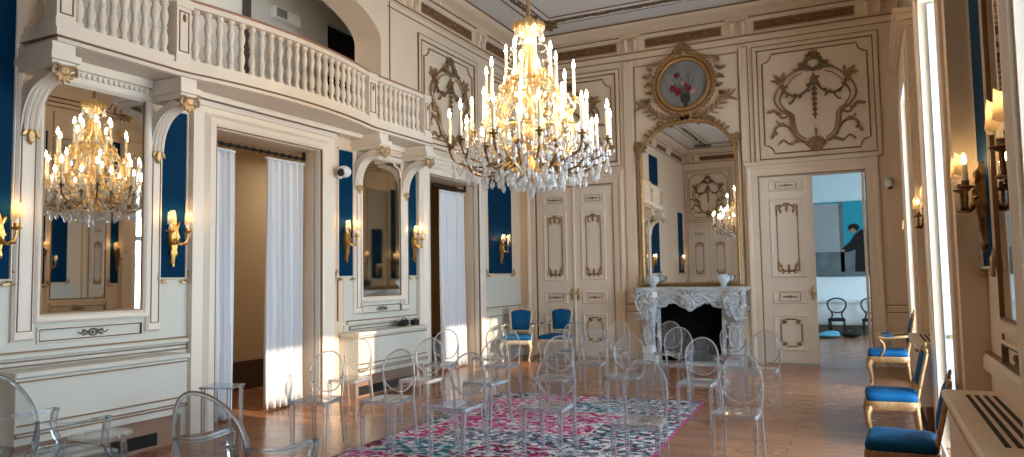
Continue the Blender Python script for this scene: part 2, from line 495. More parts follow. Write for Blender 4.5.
w = MB(lambda u, v, h: (u, h, v))                         # far wall
w.box(-7.1, RD0, 0, ZC, YB, YB + .3); w.box(RD1, 1.2, 0, ZC, YB, YB + .3); w.box(RD0, RD1, RDZ, ZC, YB, YB + .3)
struct('wall_back', w, 'wall_paint', smooth=0)
struct('wall_near', MB().box(-7.1, 1.2, YN - .2, YN, 0, ZC), 'wall_paint', smooth=0)
w = MB(lambda u, v, h: (h, u, v))                         # right wall with its three windows
ys = [YN] + [y for ab in WINS for y in ab] + [YB]
for i in range(0, len(ys), 2): w.box(ys[i], ys[i + 1], 0, ZC, XR, 1.15)
for a, b in WINS:
    w.box(a, b, WZ1, ZC, XR, 1.15); w.box(a, b, 0, WZ0, XR, 1.15)
    w.box(a - .30, a, 0, 4.55, XRS, XR); w.box(b, b + .30, 0, 4.55, XRS, XR); w.box(a, b, WZ1, 4.55, XRS, XR)
struct('wall_right', w, 'wall_paint', smooth=0)
for i, (a, b) in enumerate(WINS):                         # windows: frame, mullions, panes; entablature; folded white shutters
    mb = MB(lambda u, v, h: (1.02 + h, u, v))
    mb.frame(a, b, WZ0, WZ1, .09, .07)
    mid = (a + b) / 2
    mb.box(mid - .05, mid + .05, WZ0 + .05, WZ1 - .05, 0.005, .06); mb.box(a + .05, b - .05, 2.52, 2.62, 0.008, .055)
    for z in (1.05, 2.0):
        mb.box(a + .05, b - .05, z - .018, z + .018, .012, .05)
    wo = struct('window_%d' % (i + 1), mb, 'shutter_white')
    MB(lambda u, v, h: (1.05 + h, u, v)).box(a + .06, b - .06, WZ0 + .05, WZ1 - .05, 0, .006).build('pane', 'window_pane', wo, 0)
    for s, y in ((1, a), (-1, b)):
        f = lambda u, v, h, y=y, s=s: (u, y + s * h, v)
        sb = MB(f).box(XRS + .075, 1.0, WZ0 + .02, WZ1 - .02, 0.002, .035)
        for z0, z1 in ((.12, .80), (.92, 2.2), (2.32, 3.9)):
            sb.frame(XRS + .155, .94, z0, z1, .05, .022, .032)
        so = sb.build('shutter', 'shutter_white', wo)
        MB(f).lathe([(.004, .03), (.016, .035), (.02, .055), (.012, .075)], (XRS + .115, 1.0, 0.0), 8).build('knob', 'brass', so)
    tr = MB(fRS)                                          # moulded casing and cornice above
    tr.frame(a - .13, b + .13, WZ0 - .06, WZ1 + .13, .10, .035)
    tr.box(a - .33, b + .33, 4.55, 4.62, -.14, .05); tr.box(a - .37, b + .37, 4.62, 4.70, -.14, .09); tr.box(a - .40, b + .40, 4.70, 4.76, -.14, .13)
    tr.box(a - .2, b + .2, 4.24, 4.5, 0, .02)
    struct('trim_%d' % (i + 1), tr, 'wall_paint', smooth=20)

# cornice all round the room: moulded base, frieze, dentils, cove
cz = MB()
prof = [(-.02, 5.96), (.04, 5.96), (.05, 6.00), (.03, 6.03), (.03, 6.05), (.015, 6.06), (.015, 6.25), (.05, 6.27), (.06, 6.31), (.06, 6.33), (.085, 6.335),
        (.085, 6.385), (.12, 6.40), (.17, 6.41), (.25, 6.435), (.32, 6.47), (.35, 6.50), (.37, 6.505), (.37, 6.53), (-.02, 6.53)]
cz.ring(XL, XR, YN, YB, prof)
struct('trim_4', cz, 'wall_paint', smooth=30)
dn = MB()
def dent(f, u0, u1):
    m = MB(f); u = u0
    while u < u1:
        m.box(u, u + .045, 6.335, 6.38, .08, .105); u += .085
    dn.v, dn.q = dn.v + [], dn.q
    b = len(dn.v); dn.v += m.v; dn.q += [tuple(b + i for i in q) for q in m.q]
dent(fL, YN + .1, YB - .1); dent(fB, XL + .1, XR - .1); dent(fR, YN + .1, YB - .1); dent(fN, XL + .1, XR - .1)
struct('trim_5', dn, 'wall_paint', smooth=0)
ln = MB()                                                 # dark gilt lines of the cornice
for o, z, t in ((.045, 5.985, .022), (.07, 6.32, .018), (.375, 6.497, .022)):
    ln.ring(XL, XR, YN, YB, [(o, z - t / 2), (o + .014, z - t / 2), (o + .014, z + t / 2), (o, z + t / 2)])
struct('trim_6', ln, 'line_gilt', smooth=0)

def merge(dst, src):
    b = len(dst.v); dst.v += src.v; dst.q += [tuple(b + i for i in q) for q in src.q]

br = MB(); fz = MB(); fzo = MB()
def frieze(f, ubr, ulo, uhi):
    """paired consoles at ubr; brown panels with pale scrollwork between them"""
    m = MB(f); p = MB(f); s = MB(f)
    for u in ubr:
        for d in (-.13, .07):
            m.box(u + d, u + d + .10, 6.02, 6.30, .0, .065)
            m.tube([(u + d + .05, 6.26, .06), (u + d + .05, 6.22, .10), (u + d + .05, 6.12, .085), (u + d + .05, 6.05, .06)], [.04, .05, .035, .02], 6)
        m.box(u - .2, u + .22, 6.29, 6.33, 0, .09)
    e = [ulo] + [x for u in ubr for x in (u - .24, u + .26)] + [uhi]
    for i in range(0, len(e), 2):
        a, b = e[i] + .06, e[i + 1] - .06
        if b - a < .15: continue
        p.box(a, b, 6.085, 6.225, .012, .022)
        n = max(2, int((b - a) / .16))
        for k in range(n):
            uu = a + (b - a) * (k + .5) / n
            if abs(k - (n - 1) / 2) < n * .32:
                s.leaf((uu - .05, 6.155, .025), .5 * (-1) ** k, .07, .03, .008); s.ball((uu + .03, 6.155, .025), (.015, .015, .008), 6, 4)
        s.frame(a - .02, b + .02, 6.065, 6.245, .014, .012, .015)
    merge(br, m); merge(fz, p); merge(fzo, s)
frieze(fB, [-6.2, -4.10, -2.05, 0.22], XL + .1, XR - .05)
frieze(fL, [1.0, 3.0, 5.6, 7.75, 9.85, 12.15], YN + .1, YB - .1)
frieze(fR, [1.0, 3.25, 5.57, 7.9, 10.05, 12.25], YN + .1, YB - .1)
frieze(fN, [-6.2, -4.10, -2.05, 0.22], XL + .1, XR - .05)
struct('trim_7', br, 'wall_paint')
struct('trim_8', fz, 'frieze_brown', smooth=0)
struct('trim_9', fzo, 'relief_gilt')
# ceiling mouldings
cm = MB(fC); cl = MB(fC)
for ins, ww in ((.95, .05), (1.20, .035)):
    cm.frame(XL + ins, XR - ins, YN + ins, YB - ins, ww + .05, .03)
    cl.frame(XL + ins + .1, XR - ins - .1, YN + ins + .1, YB - ins - .1, .018, .02)
    cl.frame(XL + ins - .04, XR - ins + .04, YN + ins - .04, YB - ins + .04, .018, .02)
struct('trim_10', cm, 'ceiling_paint'); struct('trim_11', cl, 'line_gilt')
orn = MB(fC)                                              # painted and stucco foliage along the ceiling panel
def spray(mb, u, v, ang, L, seed=0, t=.012):
    rnd = random.Random(seed); d = Vector((math.cos(ang), math.sin(ang), 0)); n = Vector((-d.y, d.x, 0))
    pts = [Vector((u, v, .01)) + d * (L * k / 8) + n * (L * .06 * math.sin(k * 1.1)) for k in range(9)]
    mb.tube(pts, [t * (1 - k / 11) for k in range(9)], 5)
    for k in range(1, 9):
        for s in (-1, 1):
            mb.leaf(pts[k], ang + s * rnd.uniform(.5, 1.2), L * .16 * rnd.uniform(.7, 1.3), L * .055, t)
for (cu, cv) in ((XL + 1.05, YB - 1.05), (XR - 1.05, YB - 1.05), (XL + 1.05, YN + 1.05), (XR - 1.05, YN + 1.05)):
    sx = 1 if cu < -3 else -1; sy = -1 if cv > 6 else 1
    orn.ball((cu, cv, .03), (.20, .20, .07), 10, 5)
    for k in range(10): orn.leaf((cu, cv, .05), k * PI / 5, .34, .12, .04)
    for q in range(3):
        spray(orn, cu + sx * (.3 + .75 * q), cv + sy * .02, 0 if sx > 0 else PI, .7, q, .02)
        spray(orn, cu + sx * .02, cv + sy * (.3 + .75 * q), PI / 2 * sy, .7, q + 9, .02)
for u in (-4.4, -3.0, -1.6):
    spray(orn, u, YB - 1.08, 0, .8, 3, .02); spray(orn, u, YB - 1.08, PI, .8, 4, .02)
for v in (2.5, 5, 7.5, 10):
    spray(orn, XL + 1.08, v, PI / 2, .8, 5, .02); spray(orn, XL + 1.08, v, -PI / 2, .8, 6, .02)
struct('trim_12', orn, 'dark_relief')

# ------------------------------------------------------------ passage behind the curtains, gallery above it, room beyond the far door
w = MB().box(-8.62, -8.5, YN, YB, 0, 3.6); w.box(-8.6, -6.95, YN, YN + .1, 0, 3.6); w.box(-8.6, -6.95, YB - .1, YB, 0, 3.6)
struct('wall_passage', w, 'tan_wall', smooth=0)
struct('baseboard_passage', MB().box(-8.5, -8.46, YN + .1, YB - .1, 0, .42), 'dark_wood', smooth=0)
w = MB().box(-8.72, -8.62, 2.2, 10.20, 3.75, ZC); w.box(-8.72, -8.62, 11.25, 12.6, 3.75, ZC); w.box(-8.72, -8.62, 10.20, 11.25, 6.25, ZC)
w.box(-8.72, -7.1, 2.1, 2.2, 3.75, ZC); w.box(-8.72, -7.1, 12.6, 12.7, 3.75, ZC)
struct('wall_gallery', w, 'loggia_grey', smooth=0)
struct('floor_gallery', MB().box(-8.9, -6.95, YN, YB, 3.6, 3.75), 'loggia_grey', smooth=0)
w = MB().box(-8.85, -8.78, 10.1, 11.35, 3.75, 6.4); w.frame(10.2, 11.2, 3.75, 6.2)
struct('door_4', MB().box(-8.80, -8.74, 10.12, 11.33, 3.75, 6.35).box(-8.74, -8.72, 10.66, 10.70, 3.76, 6.2).box(-8.74, -8.715, 10.3, 10.6, 5.0, 5.06), 'black_void', smooth=0)
struct('trim_gallery', MB().box(-8.65, -8.55, 8.2, 8.32, 3.76, ZC).box(-8.65, -8.58, 4.0, 5.6, 3.76, 5.6).box(-8.6, -8.55, 4.1, 5.5, 3.8, 5.5), 'loggia_dark', smooth=0)

w = MB().box(-4.2, -4.1, YB + .3, 22.1, 0, 4.6); w.box(-4.2, 3.3, 22.0, 22.1, 0, 4.6); w.box(3.2, 3.3, YB + .3, 22.1, 0, 4.6); w.box(1.0, 3.3, YB + .2, YB + .3, 0, 4.6)
struct('wall_beyond', w, 'pale_blue_wall', smooth=0)
struct('ceiling_beyond', MB().box(-4.2, 3.3, YB + .3, 22.1, 4.3, 4.42), 'white_table', smooth=0)
struct('baseboard_beyond', MB().box(-4.1, 3.2, 21.95, 22.0, 0, .16), 'dark_plinth', smooth=0)

# ------------------------------------------------------------ left wall: silk, pilasters, corbels, mirrors, panelling
silk = [(fL, 2.55, 3.72, 1.66, 5.7), (fL, 5.20, 5.50, 1.66, 3.42), (fL, 8.02, 8.33, 1.66, 3.42), (fL, 9.72, 9.98, 1.66, 3.42), (fL, 12.42, 13.46, 1.68, 3.62),
        (fR, 4.90, 5.40, 1.62, 4.9), (fR, 3.42, 3.80, 1.62, 4.5), (fR, 8.10, 8.42, 1.62, 4.5), (fR, 9.72, 10.02, 1.62, 4.5), (fR, 12.5, 13.5, 1.62, 4.5),
        (fN, -.9, .3, 1.6, 4.6), (fL, -1.05, -.15, 1.66, 4.0), (fR, .3, 1.0, 1.62, 4.5)]
ti = 20
for f, a, b, z0, z1 in silk:
    ti += 1
    m = MB(f).bbox(a, b, z0, z1, -.01, .018, .006)
    struct('trim_%d' % ti, m, 'blue_silk', smooth=0)
sl = MB()
so_ = MB()
for f, a, b, z0, z1 in silk:
    m = MB(f); m.frame(a - .022, b + .022, z0 - .022, z1 + .022, .022, .028); merge(sl, m)
    for (u, s) in ((a, -1), (b, 1)):                      # little gilt corner scrolls
        m = MB(f)
        m.tube(curve([(u - s * .02, z0 - .03, .03), (u + s * .05, z0 - .05, .04), (u + s * .06, z0 + .04, .04), (u + s * .02, z0 + .06, .03)], 4), [.012] * 13, 5)
        m.leaf((u + s * .05, z0 - .02, .03), PI / 2, .12, .04, .015); m.leaf((u + s * .02, z0 - .05, .03), PI if s > 0 else 0, .1, .035, .015)
        merge(so_, m)
struct('trim_41', sl, 'white_paint'); struct('trim_42', so_, 'antique_gold')

def panel_lines(mb, u0, u1, v0, v1, w=.016):
    mb.frame(u0, u1, v0, v1, w, .014)

wt = MB(fL); wl = MB(fL); wsn = MB(fL); gl = MB(fL)
for a, b in (D1, D2):                                     # projecting door surrounds
    wt.box(a - .30, a, 0, DZ + .28, -.01, .08); wt.box(b, b + .30, 0, DZ + .28, -.01, .08); wt.box(a, b, DZ, DZ + .28, -.01, .08)
    wt.ring(a - .02, b + .02, -.1, DZ + .02, [(0, .08), (0, .11), (-.03, .125), (-.09, .125), (-.11, .105), (-.14, .08)])
    wt.box(a - .30, b + .30, DZ + .22, DZ + .28, .08, .12); wt.box(a - .30, b + .30, DZ + .28, DZ + .34, .0, .16)
    wl.box(a - .24, b + .24, DZ + .345, DZ + .36, .0, .10)
    wl.ring(a - .01, b + .01, -.1, DZ + .01, [(0, .08), (0, .112), (-.012, .112), (-.012, .08)])
for (p0, p1, q0, q1) in ((3.74, 3.93, 5.03, 5.19), (8.34, 8.50, 9.50, 9.70)):
    # wainscot rail and dado panel
    wsn.box(p0 - .20, q1 + .45, 0.0, .98, -.01, .012)
    wsn.bbox(p0 - .15, q1 + .45, .97, 1.02, -.01, .05, .015)
    wl.box(p0 - .15, q1 + .42, 1.02, 1.034, 0, .04)
    wl.frame(p0 - .1, q1 + .36, .90, .955, .014, .03)
    wsn.box(p0 - .20, q1 + .45, 1.02, 1.62, -.01, .008)
    for (a, b) in ((p0, p1), (q0, q1)):                   # pilaster strips
        m0 = a + .03; m1 = b - .03
        wt.bbox(a, b, 1.12, 3.46, -.01, .05, .02)
        wl.frame(m0, m1, 1.2, 3.1, .012, .06)
for a, b in ((2.4, 3.535), (12.3, 13.8)):
    wsn.box(a, b, 0, .98, -.01, .012); wsn.bbox(a, b, .97, 1.02, -.01, .05, .015); wl.box(a, b, 1.02, 1.034, 0, .04)
    wsn.frame(a + .12, b - .1, .14, .9, .05, .025); wl.frame(a + .16, b - .14, .18, .86, .014, .03)
    wsn.box(a, b, 1.02, 1.62, -.01, .008)
wl.box(5.585, 5.60, 0, 3.5, 0, .02); wl.box(8.0, 8.012, 1.04, 3.45, 0, .02)
struct('trim_43', wt, 'white_paint', smooth=20); struct('trim_45', wsn, 'wainscot_paint', smooth=0)
# upper panels of the left wall
def up_panel(f, lines, paint, u0, u1, v0, v1):
    p = MB(f); l = MB(f)
    p.frame(u0, u1, v0, v1, .07, .035); l.frame(u0 - .012, u1 + .012, v0 - .012, v1 + .012, .014, .03); l.frame(u0 + .075, u1 - .075, v0 + .075, v1 - .075, .014, .03)
    a, b, c, d, k = u0 + .17, u1 - .17, v0 + .17, v1 - .17, .16
    pts = []
    for (cu, cv, t0) in ((a, c, 0), (b, c, 1), (b, d, 2), (a, d, 3)):
        ang = {0: (PI / 2, 0), 1: (PI, PI / 2), 2: (1.5 * PI, PI), 3: (2 * PI, 1.5 * PI)}[t0]
        for j in range(5):
            t = ang[0] + (ang[1] - ang[0]) * j / 4
            pts.append((cu + k * math.cos(t), cv + k * math.sin(t), .012))
    l.tube(pts, .013, 5, True)
    merge(paint, p); merge(lines, l)
UP = [(fL, 10.06, 12.05, 3.82, 5.68), (fL, 12.45, 13.65, 3.82, 5.68), (fB, -6.42, -4.36, 3.78, 5.72), (fB, -1.80, .27, 3.58, 5.75), (fN, -6.5, -4.7, 3.65, 5.7), (fN, -4.3, -1.1, 3.65, 5.7),
      (fR, 3.4, 5.1, 5.0, 5.8), (fR, 8.1, 10.0, 5.0, 5.8), (fR, 5.8, 7.7, 4.95, 5.8)]
up = MB()
wl2 = MB()
for (f, a, b, c, d) in UP: up_panel(f, wl2, up, a, b, c, d)
m = MB(fL); m.box(9.25, 9.27, 4.6, 5.95, 0, .012); merge(wl2, m)
m = MB(fL); m.box(9.2, 13.8, 5.86, 5.875, 0, .012); merge(wl2, m)
m = MB(fB); m.box(XL + .1, XR - .05, 5.86, 5.875, 0, .012)
for (a, b) in ((-4.27, -4.08), (-2.05, -1.88)): m.frame(a, b, 1.2, 5.8, .014, .02)
merge(wl2, m)
struct('trim_46', up, 'wall_paint')

# far wall: door casings, wainscot
bt = MB(fB); bl = MB(fB)
for a, b, zt in ((-6.20, -4.55, 3.42), (RD0, RD1, RDZ)):
    bt.ring(a - .01, b + .01, -.2, zt + .01, [(0, -.01), (0, .045), (-.05, .06), (-.12, .06), (-.16, .085), (-.20, .085), (-.22, .05), (-.22, -.01)])
    bt.box(a - .24, b + .24, zt + .22, zt + .27, -.01, .10)
    bl.ring(a - .005, b + .005, -.2, zt + .005, [(0, 0), (0, .05), (-.014, .05), (-.014, 0)])
for a, b in ((-4.32, -4.05), (-2.08, -1.98), (.2, .62)):
    bt.box(a, b, 0, .98, -.01, .02); bt.bbox(a, b, .97, 1.02, -.01, .05, .012); bl.box(a, b, 1.02, 1.034, 0, .04); bl.box(a, b, .9, .914, 0, .03)
bt.frame(.25, .58, .15, .85, .05, .03)
for (a, b) in ((-4.28, -4.07), (-2.05, -1.98)): bt.bbox(a, b, 1.05, 5.84, -.01, .03, .02)
struct('trim_47', bt, 'wall_paint', smooth=20); merge(wl2, bl); merge(wl2, wl)
struct('trim_48', wl2, 'line_gilt', smooth=30)
bb = MB()
for f, a, b in ((fB, XL, -6.42), (fB, -4.33, -4.1), (fB, -2.02, -1.98), (fB, .2, XR), (fL, 12.2, YB), (fL, YN, 3.5), (fN, XL, XR), (fR, YN, 1.1), (fR, 12.4, YB)):
    m = MB(f); m.box(a, b, 0, .14, -.01, .035); merge(bb, m)
struct('baseboard_back', bb, 'wainscot_paint', smooth=0)

# carved corbels under the gallery, on the pilasters
def corbel(y0, y1, n):
    m = MB(fL)
    m.box(y0 - .02, y1 + .02, 3.44, 3.50, 0, .50); m.box(y0 - .05, y1 + .05, 3.50, 3.56, 0, .54); m.box(y0 - .02, y1 + .02, 3.56, 3.66, 0, .50)
    pts = curve([(0, 2.95, .05), (0, 3.15, .09), (0, 3.32, .20), (0, 3.42, .40), (0, 3.45, .47)], 4)
    yc = (y0 + y1) / 2; W = (y1 - y0) / 2
    rings = []
    for i, p in enumerate(pts):
        t = .07
        rings.append([(yc - W, p.y, 0.0 if i < 3 else p.z - t * 1.6), (yc + W, p.y, 0.0 if i < 3 else p.z - t * 1.6), (yc + W, p.y - t * i / 20, p.z), (yc - W, p.y - t * i / 20, p.z)])
    m.loft(rings)
    for s in (-.55, 0, .55):
        m.tube([(yc + W * s, p.y - .005, p.z + .012) for p in pts], .018, 5)
    return m
cb = MB(); cbo = MB()
for k, (a, b) in enumerate(((3.76, 3.92), (5.04, 5.19), (8.34, 8.50), (9.51, 9.69))):
    merge(cb, corbel(a, b, k))
    m = MB(fL); yc = (a + b) / 2
    m.ball((yc, 3.42, .50), (.06, .055, .035), 8, 5)
    for q in range(5): m.leaf((yc, 3.40, .50), -PI / 2 + (q - 2) * .6, .10, .045, .02)
    for s in (-1, 1): m.tube(curve([(yc + s * .02, 3.45, .51), (yc + s * .09, 3.46, .52), (yc + s * .10, 3.39, .52), (yc + s * .06, 3.39, .52)], 4), .014, 5)
    m.leaf((yc, 2.98, .07), -PI / 2, .16, .07, .02); m.leaf((yc - .03, 2.97, .07), -PI / 2 - .5, .10, .04, .015); m.leaf((yc + .03, 2.97, .07), -PI / 2 + .5, .10, .04, .015)
    merge(cbo, m)
struct('trim_49', cb, 'white_paint', smooth=30); struct('trim_50', cbo, 'antique_gold')
# moulded entablature over the mirrors
en = MB(fL)
for a, b in ((3.93, 5.0), (8.50, 9.51)):
    en.box(a, b, 3.50, 3.58, 0, .07); en.box(a, b, 3.58, 3.66, 0, .12)
    u = a + .02
    while u < b - .03:
        en.ball((u, 3.545, .08), (.022, .03, .02), 6, 4); u += .055
en.box(5.2, 8.34, 3.60, 3.66, 0, .20)
struct('trim_51', en, 'white_paint', smooth=30)

def wall_mirror(f, y0, y1, z0, z1, label, plq=True, glass='mirror_glass', arch=False, group='tall panelled wall mirrors', k=1.0, paint='white_paint'):
    t = thing('wall_mirror', label, 'mirror', f((y0 + y1) / 2, z0, 0), 0, group)
    base = Vector(t.location)
    g = lambda u, v, h: tuple(Vector(f(u, v, h)) - base)
    m = MB(g); m.box(y0, y1, z0, z1, .012, .018); m.build('glass', glass, t, 0)
    m = MB(g); m.ring(y0 - .07, y1 + .07, z0 - .08, z1 + .05, [(0, 0), (0, .055 * k), (.02, .07 * k), (.045, .06 * k), (.06, .035 * k), (.078, .02), (.078, 0)])
    fr = m.build('frame', paint, t)
    m = MB(g); m.ring(y0 - .004, y1 + .004, z0 - .004, z1 + .004, [(0, .015), (0, .03), (.014, .03), (.014, .015)]); m.build('gilt_line', 'line_gilt', fr, 0)
    if arch:                                              # fretted spandrels in the upper corners
        for s, u in ((1, y0), (-1, y1)):
            m = MB(g)
            m.tube(curve([(u, z1 - .24, .03), (u + s * .04, z1 - .12, .03), (u + s * .15, z1 - .07, .03), (u + s * .2, z1, .03)], 4), .018, 5)
            m.build('spandrel', 'white_paint', fr)
    if plq:
        m = MB(g); m.frame(y0 - .02, y1 + .02, z0 - .26, z0 - .115, .022, .03)
        p = m.build('plaque', paint, t)
        m = MB(g); m.frame(y0 - .005, y1 + .005, z0 - .245, z0 - .13, .012, .032)
        yc, zc = (y0 + y1) / 2, z0 - .187
        m.tube([(yc + .04 * math.cos(q * PI / 8), zc + .03 * math.sin(q * PI / 8), .02) for q in range(16)], .007, 5, True); m.ball((yc, zc, .015), (.018, .014, .01), 8, 4)
        for s in (-1, 1):
            m.tube(curve([(yc + s * .045, zc, .02), (yc + s * .08, zc + .016, .02), (yc + s * .115, zc - .008, .02), (yc + s * .15, zc + .010, .02)], 4), .006, 5)
            m.leaf((yc + s * .05, zc + .006, .02), PI / 2 - s * 1.2, .06, .02); m.leaf((yc + s * .05, zc - .006, .02), -PI / 2 + s * 1.2, .06, .02)
        m.build('ornament', 'dark_relief', p)
    return t
wall_mirror(fL, 3.98, 4.985, 1.345, 3.47, 'tall wall mirror between carved pilasters, reflecting the lit chandelier')
wall_mirror(fL, 8.53, 9.50, 1.36, 3.43, 'narrow foxed wall mirror between the two curtained doorways', glass='old_mirror', arch=True)
wall_mirror(fR, 3.86, 4.78, 1.33, 4.4, 'brown-framed wall mirror at the right edge above the slotted radiator cover', k=.35, paint='wall_paint')
wall_mirror(fR, 8.52, 9.62, 1.33, 4.4, 'wall mirror above the far radiator cover between the two bright windows', k=.35, paint='wall_paint')

# radiator covers under the mirrors
def radiator_cover(f, y0, y1, depth, label, top, slots, paint='wainscot_paint'):
    s = 1
    t = thing('radiator_cover', label, 'radiator cover', f((y0 + y1) / 2, 0, depth / 2), 0, 'radiator covers under the mirrors')
    base = Vector(t.location); g = lambda u, v, h: tuple(Vector(f(u, v, h)) - base)
    m = MB(g); m.box(y0, y1, .30, top - .05, .013, depth - .012)
    m.build('body', paint, t, 0)
    m = MB(g); m.ring(y0 + .0, y1 - .0, .36, .40, [(0, depth - .012), (0, depth + .006), (.012, depth + .006), (.012, depth - .012)])
    m.box(y0 + .01, y1 - .01, top - .085, top - .072, depth - .012, depth + .004); m.box(y0 + .01, y1 - .01, .452, .464, depth - .012, depth + .004); m.build('gilt_line', 'line_gilt', t, 0)
    m = MB(g); m.bbox(y0 - .02, y1 + .02, top - .05, top, .013, depth + .02, .012); tp = m.build('top', paint, t, 0)
    if slots:
        for k in range(4):
            m = MB(g); h = .06 + k * .042
            m.box(y0 + .18, y1 - .18, top - .002, top + .003, h, h + .02); m.build('slot', 'radiator_slot', tp, 0)
    m = MB(g); m.box(y0 + .03, y1 - .03, .0, .30, .013, depth - .06); m.build('plinth', 'plinth_brown', t, 0)
    m = MB(g); m.box(y0 + .06, y1 - .3, .03, .15, depth - .06, depth - .055); m.build('vent', 'black_void', t, 0)
    return t
radiator_cover(fL, 3.62, 5.28, .34, 'pale boxed radiator cover under the large left mirror', .89, False)
radiator_cover(fL, 8.05, 9.74, .34, 'pale boxed radiator cover under the narrow mirror, its end lit orange by the sun', .885, False)
radiator_cover(fR, 3.30, 5.02, .29, 'cream radiator cover with dark slots on top, by the brown-framed mirror', .90, True, 'wall_paint')
radiator_cover(fR, 8.10, 9.44, .29, 'small far radiator cover with slotted top behind the gilt side chair', .90, True, 'wall_paint')
# right wall panelling
rt = MB(fR); rl = MB(fR)
for a, b in ((3.4, 5.42), (8.05, 10.2)):
    rt.bbox(a, b, .97, 1.08, 0, .05, .02); rl.box(a, b, 1.08, 1.094, 0, .03); rt.box(a, b, 0, .97, 0, .012)
    rl.box(a + .47, a + .485, 1.1, 4.9, 0, .012); rl.box(b - .545, b - .53, 1.1, 4.9, 0, .012)
struct('trim_52', rt, 'wall_paint', smooth=0); struct('trim_53', rl, 'line_gilt', smooth=0)

# unseen blocks added outside so the low sun enters only by upper panes
struct('sun_blocker', MB().box(12, 16, 3.3, 30, -3, 7.3).box(12, 16, -14, 3.3, -3, 13), 'blocker_stone', smooth=0)

# ------------------------------------------------------------ gallery balcony
bal = thing('balcony', 'cream gallery balcony with a bowed balustrade over the left mirrors and doorway', 'balcony', (XL, 6.7, 3.66))
bb0 = Vector(bal.location)
gB = lambda u, v, h: (u - bb0.x, v - bb0.y, h - bb0.z)
XF = -6.13
def bowx(y, x=XF, b=.19):
    if 5.1 < y < 8.15:
        t = (y - 5.1) / 3.05
        return x + b * math.sin(PI * t) ** .8
    return x
def path(x, y0, y1, n): return [(bowx(y0 + (y1 - y0) * i / n, x), y0 + (y1 - y0) * i / n) for i in range(n + 1)]
def slab(mb, off, y0, y1, z0, z1):
    p = path(XF + off, y0, y1, 48)
    rings = [[(XL + .005, y, z0), (x, y, z0), (x, y, z1), (XL + .005, y, z1)] for x, y in p]
    mb.loft(rings)
def rail(mb, w, y0, y1, z0, z1, x=XF - .08):
    p = path(x, y0, y1, 48)
    mb.loft([[(x_ - w, y, z0), (x_ + w, y, z0), (x_ + w, y, z1), (x_ - w, y, z1)] for x_, y in p])
m = MB(gB); slab(m, .0, 3.80, 9.67, 3.665, 3.72); slab(m, .04, 3.77, 9.70, 3.72, 3.79); m.build('slab', 'balcony_paint', bal, 30)
m = MB(gB); slab(m, .045, 3.765, 9.705, 3.712, 3.72); slab(m, .003, 3.797, 9.673, 3.668, 3.675); m.build('gilt_line', 'line_gilt', bal, 30)
m = MB(gB); rail(m, .075, 3.79, 9.68, 3.79, 3.86); m.box(XL, XF - .06, 3.79, 3.93, 3.79, 3.86); m.box(XL, XF - .06, 9.54, 9.68, 3.79, 3.86); m.build('bottom_rail', 'balcony_paint', bal, 30)
m = MB(gB); rail(m, .075, 3.79, 9.68, 4.41, 4.465); m.box(XL, XF - .06, 3.79, 3.93, 4.41, 4.465); m.box(XL, XF - .06, 9.54, 9.68, 4.41, 4.465)
hr = m.build('handrail', 'balcony_paint', bal, 30)
mat('rail_wood', (0.34, 0.17, 0.10), 0.45)
m = MB(gB); rail(m, .085, 3.78, 9.69, 4.465, 4.49); m.box(XL, XF - .06, 3.78, 3.94, 4.465, 4.49); m.build('wooden_cap', 'rail_wood', hr, 30)
posts = [3.87, 5.07, 8.20, 9.60]
for y in posts:
    m = MB(gB); x = XF - .08
    m.box(x - .085, x + .085, y - .085, y + .085, 3.86, 4.41)
    m.box(x - .10, x + .10, y - .10, y + .10, 3.79, 3.88); m.box(x - .10, x + .10, y - .10, y + .10, 4.38, 4.47)
    po = m.build('post', 'balcony_paint', bal, 0)
    m = MB(lambda u, v, h: gB(x + .085 + h, u, v)); m.frame(y - .06, y + .06, 3.92, 4.34, .012, .01)
    m.leaf((y, 4.32, .008), -PI / 2, .10, .04, .012)
    m.build('gilt_line', 'line_gilt', po, 0)
bp = [(.052, 0), (.052, .045), (.034, .05), (.036, .065), (.030, .075), (.044, .12), (.052, .155), (.045, .195), (.030, .24), (.026, .255), (.036, .262), (.036, .288),
      (.026, .295), (.030, .31), (.045, .355), (.052, .395), (.044, .43), (.030, .475), (.036, .485), (.034, .50), (.05, .505), (.05, .55)]
bm_ = MB().lathe(bp, (0, 0, 0), 12)
b0 = bm_.build('baluster', 'balcony_paint', bal, 35)
spots = []
for (a, b, n) in ((posts[0], posts[1], 9), (posts[1], posts[2], 22), (posts[2], posts[3], 10)):
    for k in range(n):
        y = a + .11 + (b - a - .22) * (k + .5) / n
        spots.append((bowx(y, XF - .08), y))
spots += [(XF - .22, 3.86), (XF - .35, 3.86), (XF - .22, 9.61), (XF - .35, 9.61)]
for k, (x, y) in enumerate(spots):
    o = b0 if k == 0 else b0.copy()
    if k: C.objects.link(o)
    o.parent = bal; o.location = gB(x, y, 3.86); o.scale = (.79, .79, 1)

# white lamp box on the gallery ceiling slope, and security cameras
t = thing('emergency_lamp', 'white box lamp on the grey back wall of the gallery above the balustrade', 'lamp', (-8.615, 9.1, 6.0))
MB().bbox(.0, .09, -.30, .30, -.10, .10, .02).build('housing', 'white_plastic', t, 0)
MB(lambda u, v, h: (.09 + h, u, v)).bbox(-.26, -.02, -.07, .07, 0, .012).build('diffuser', 'canvas_grey', t, 0)

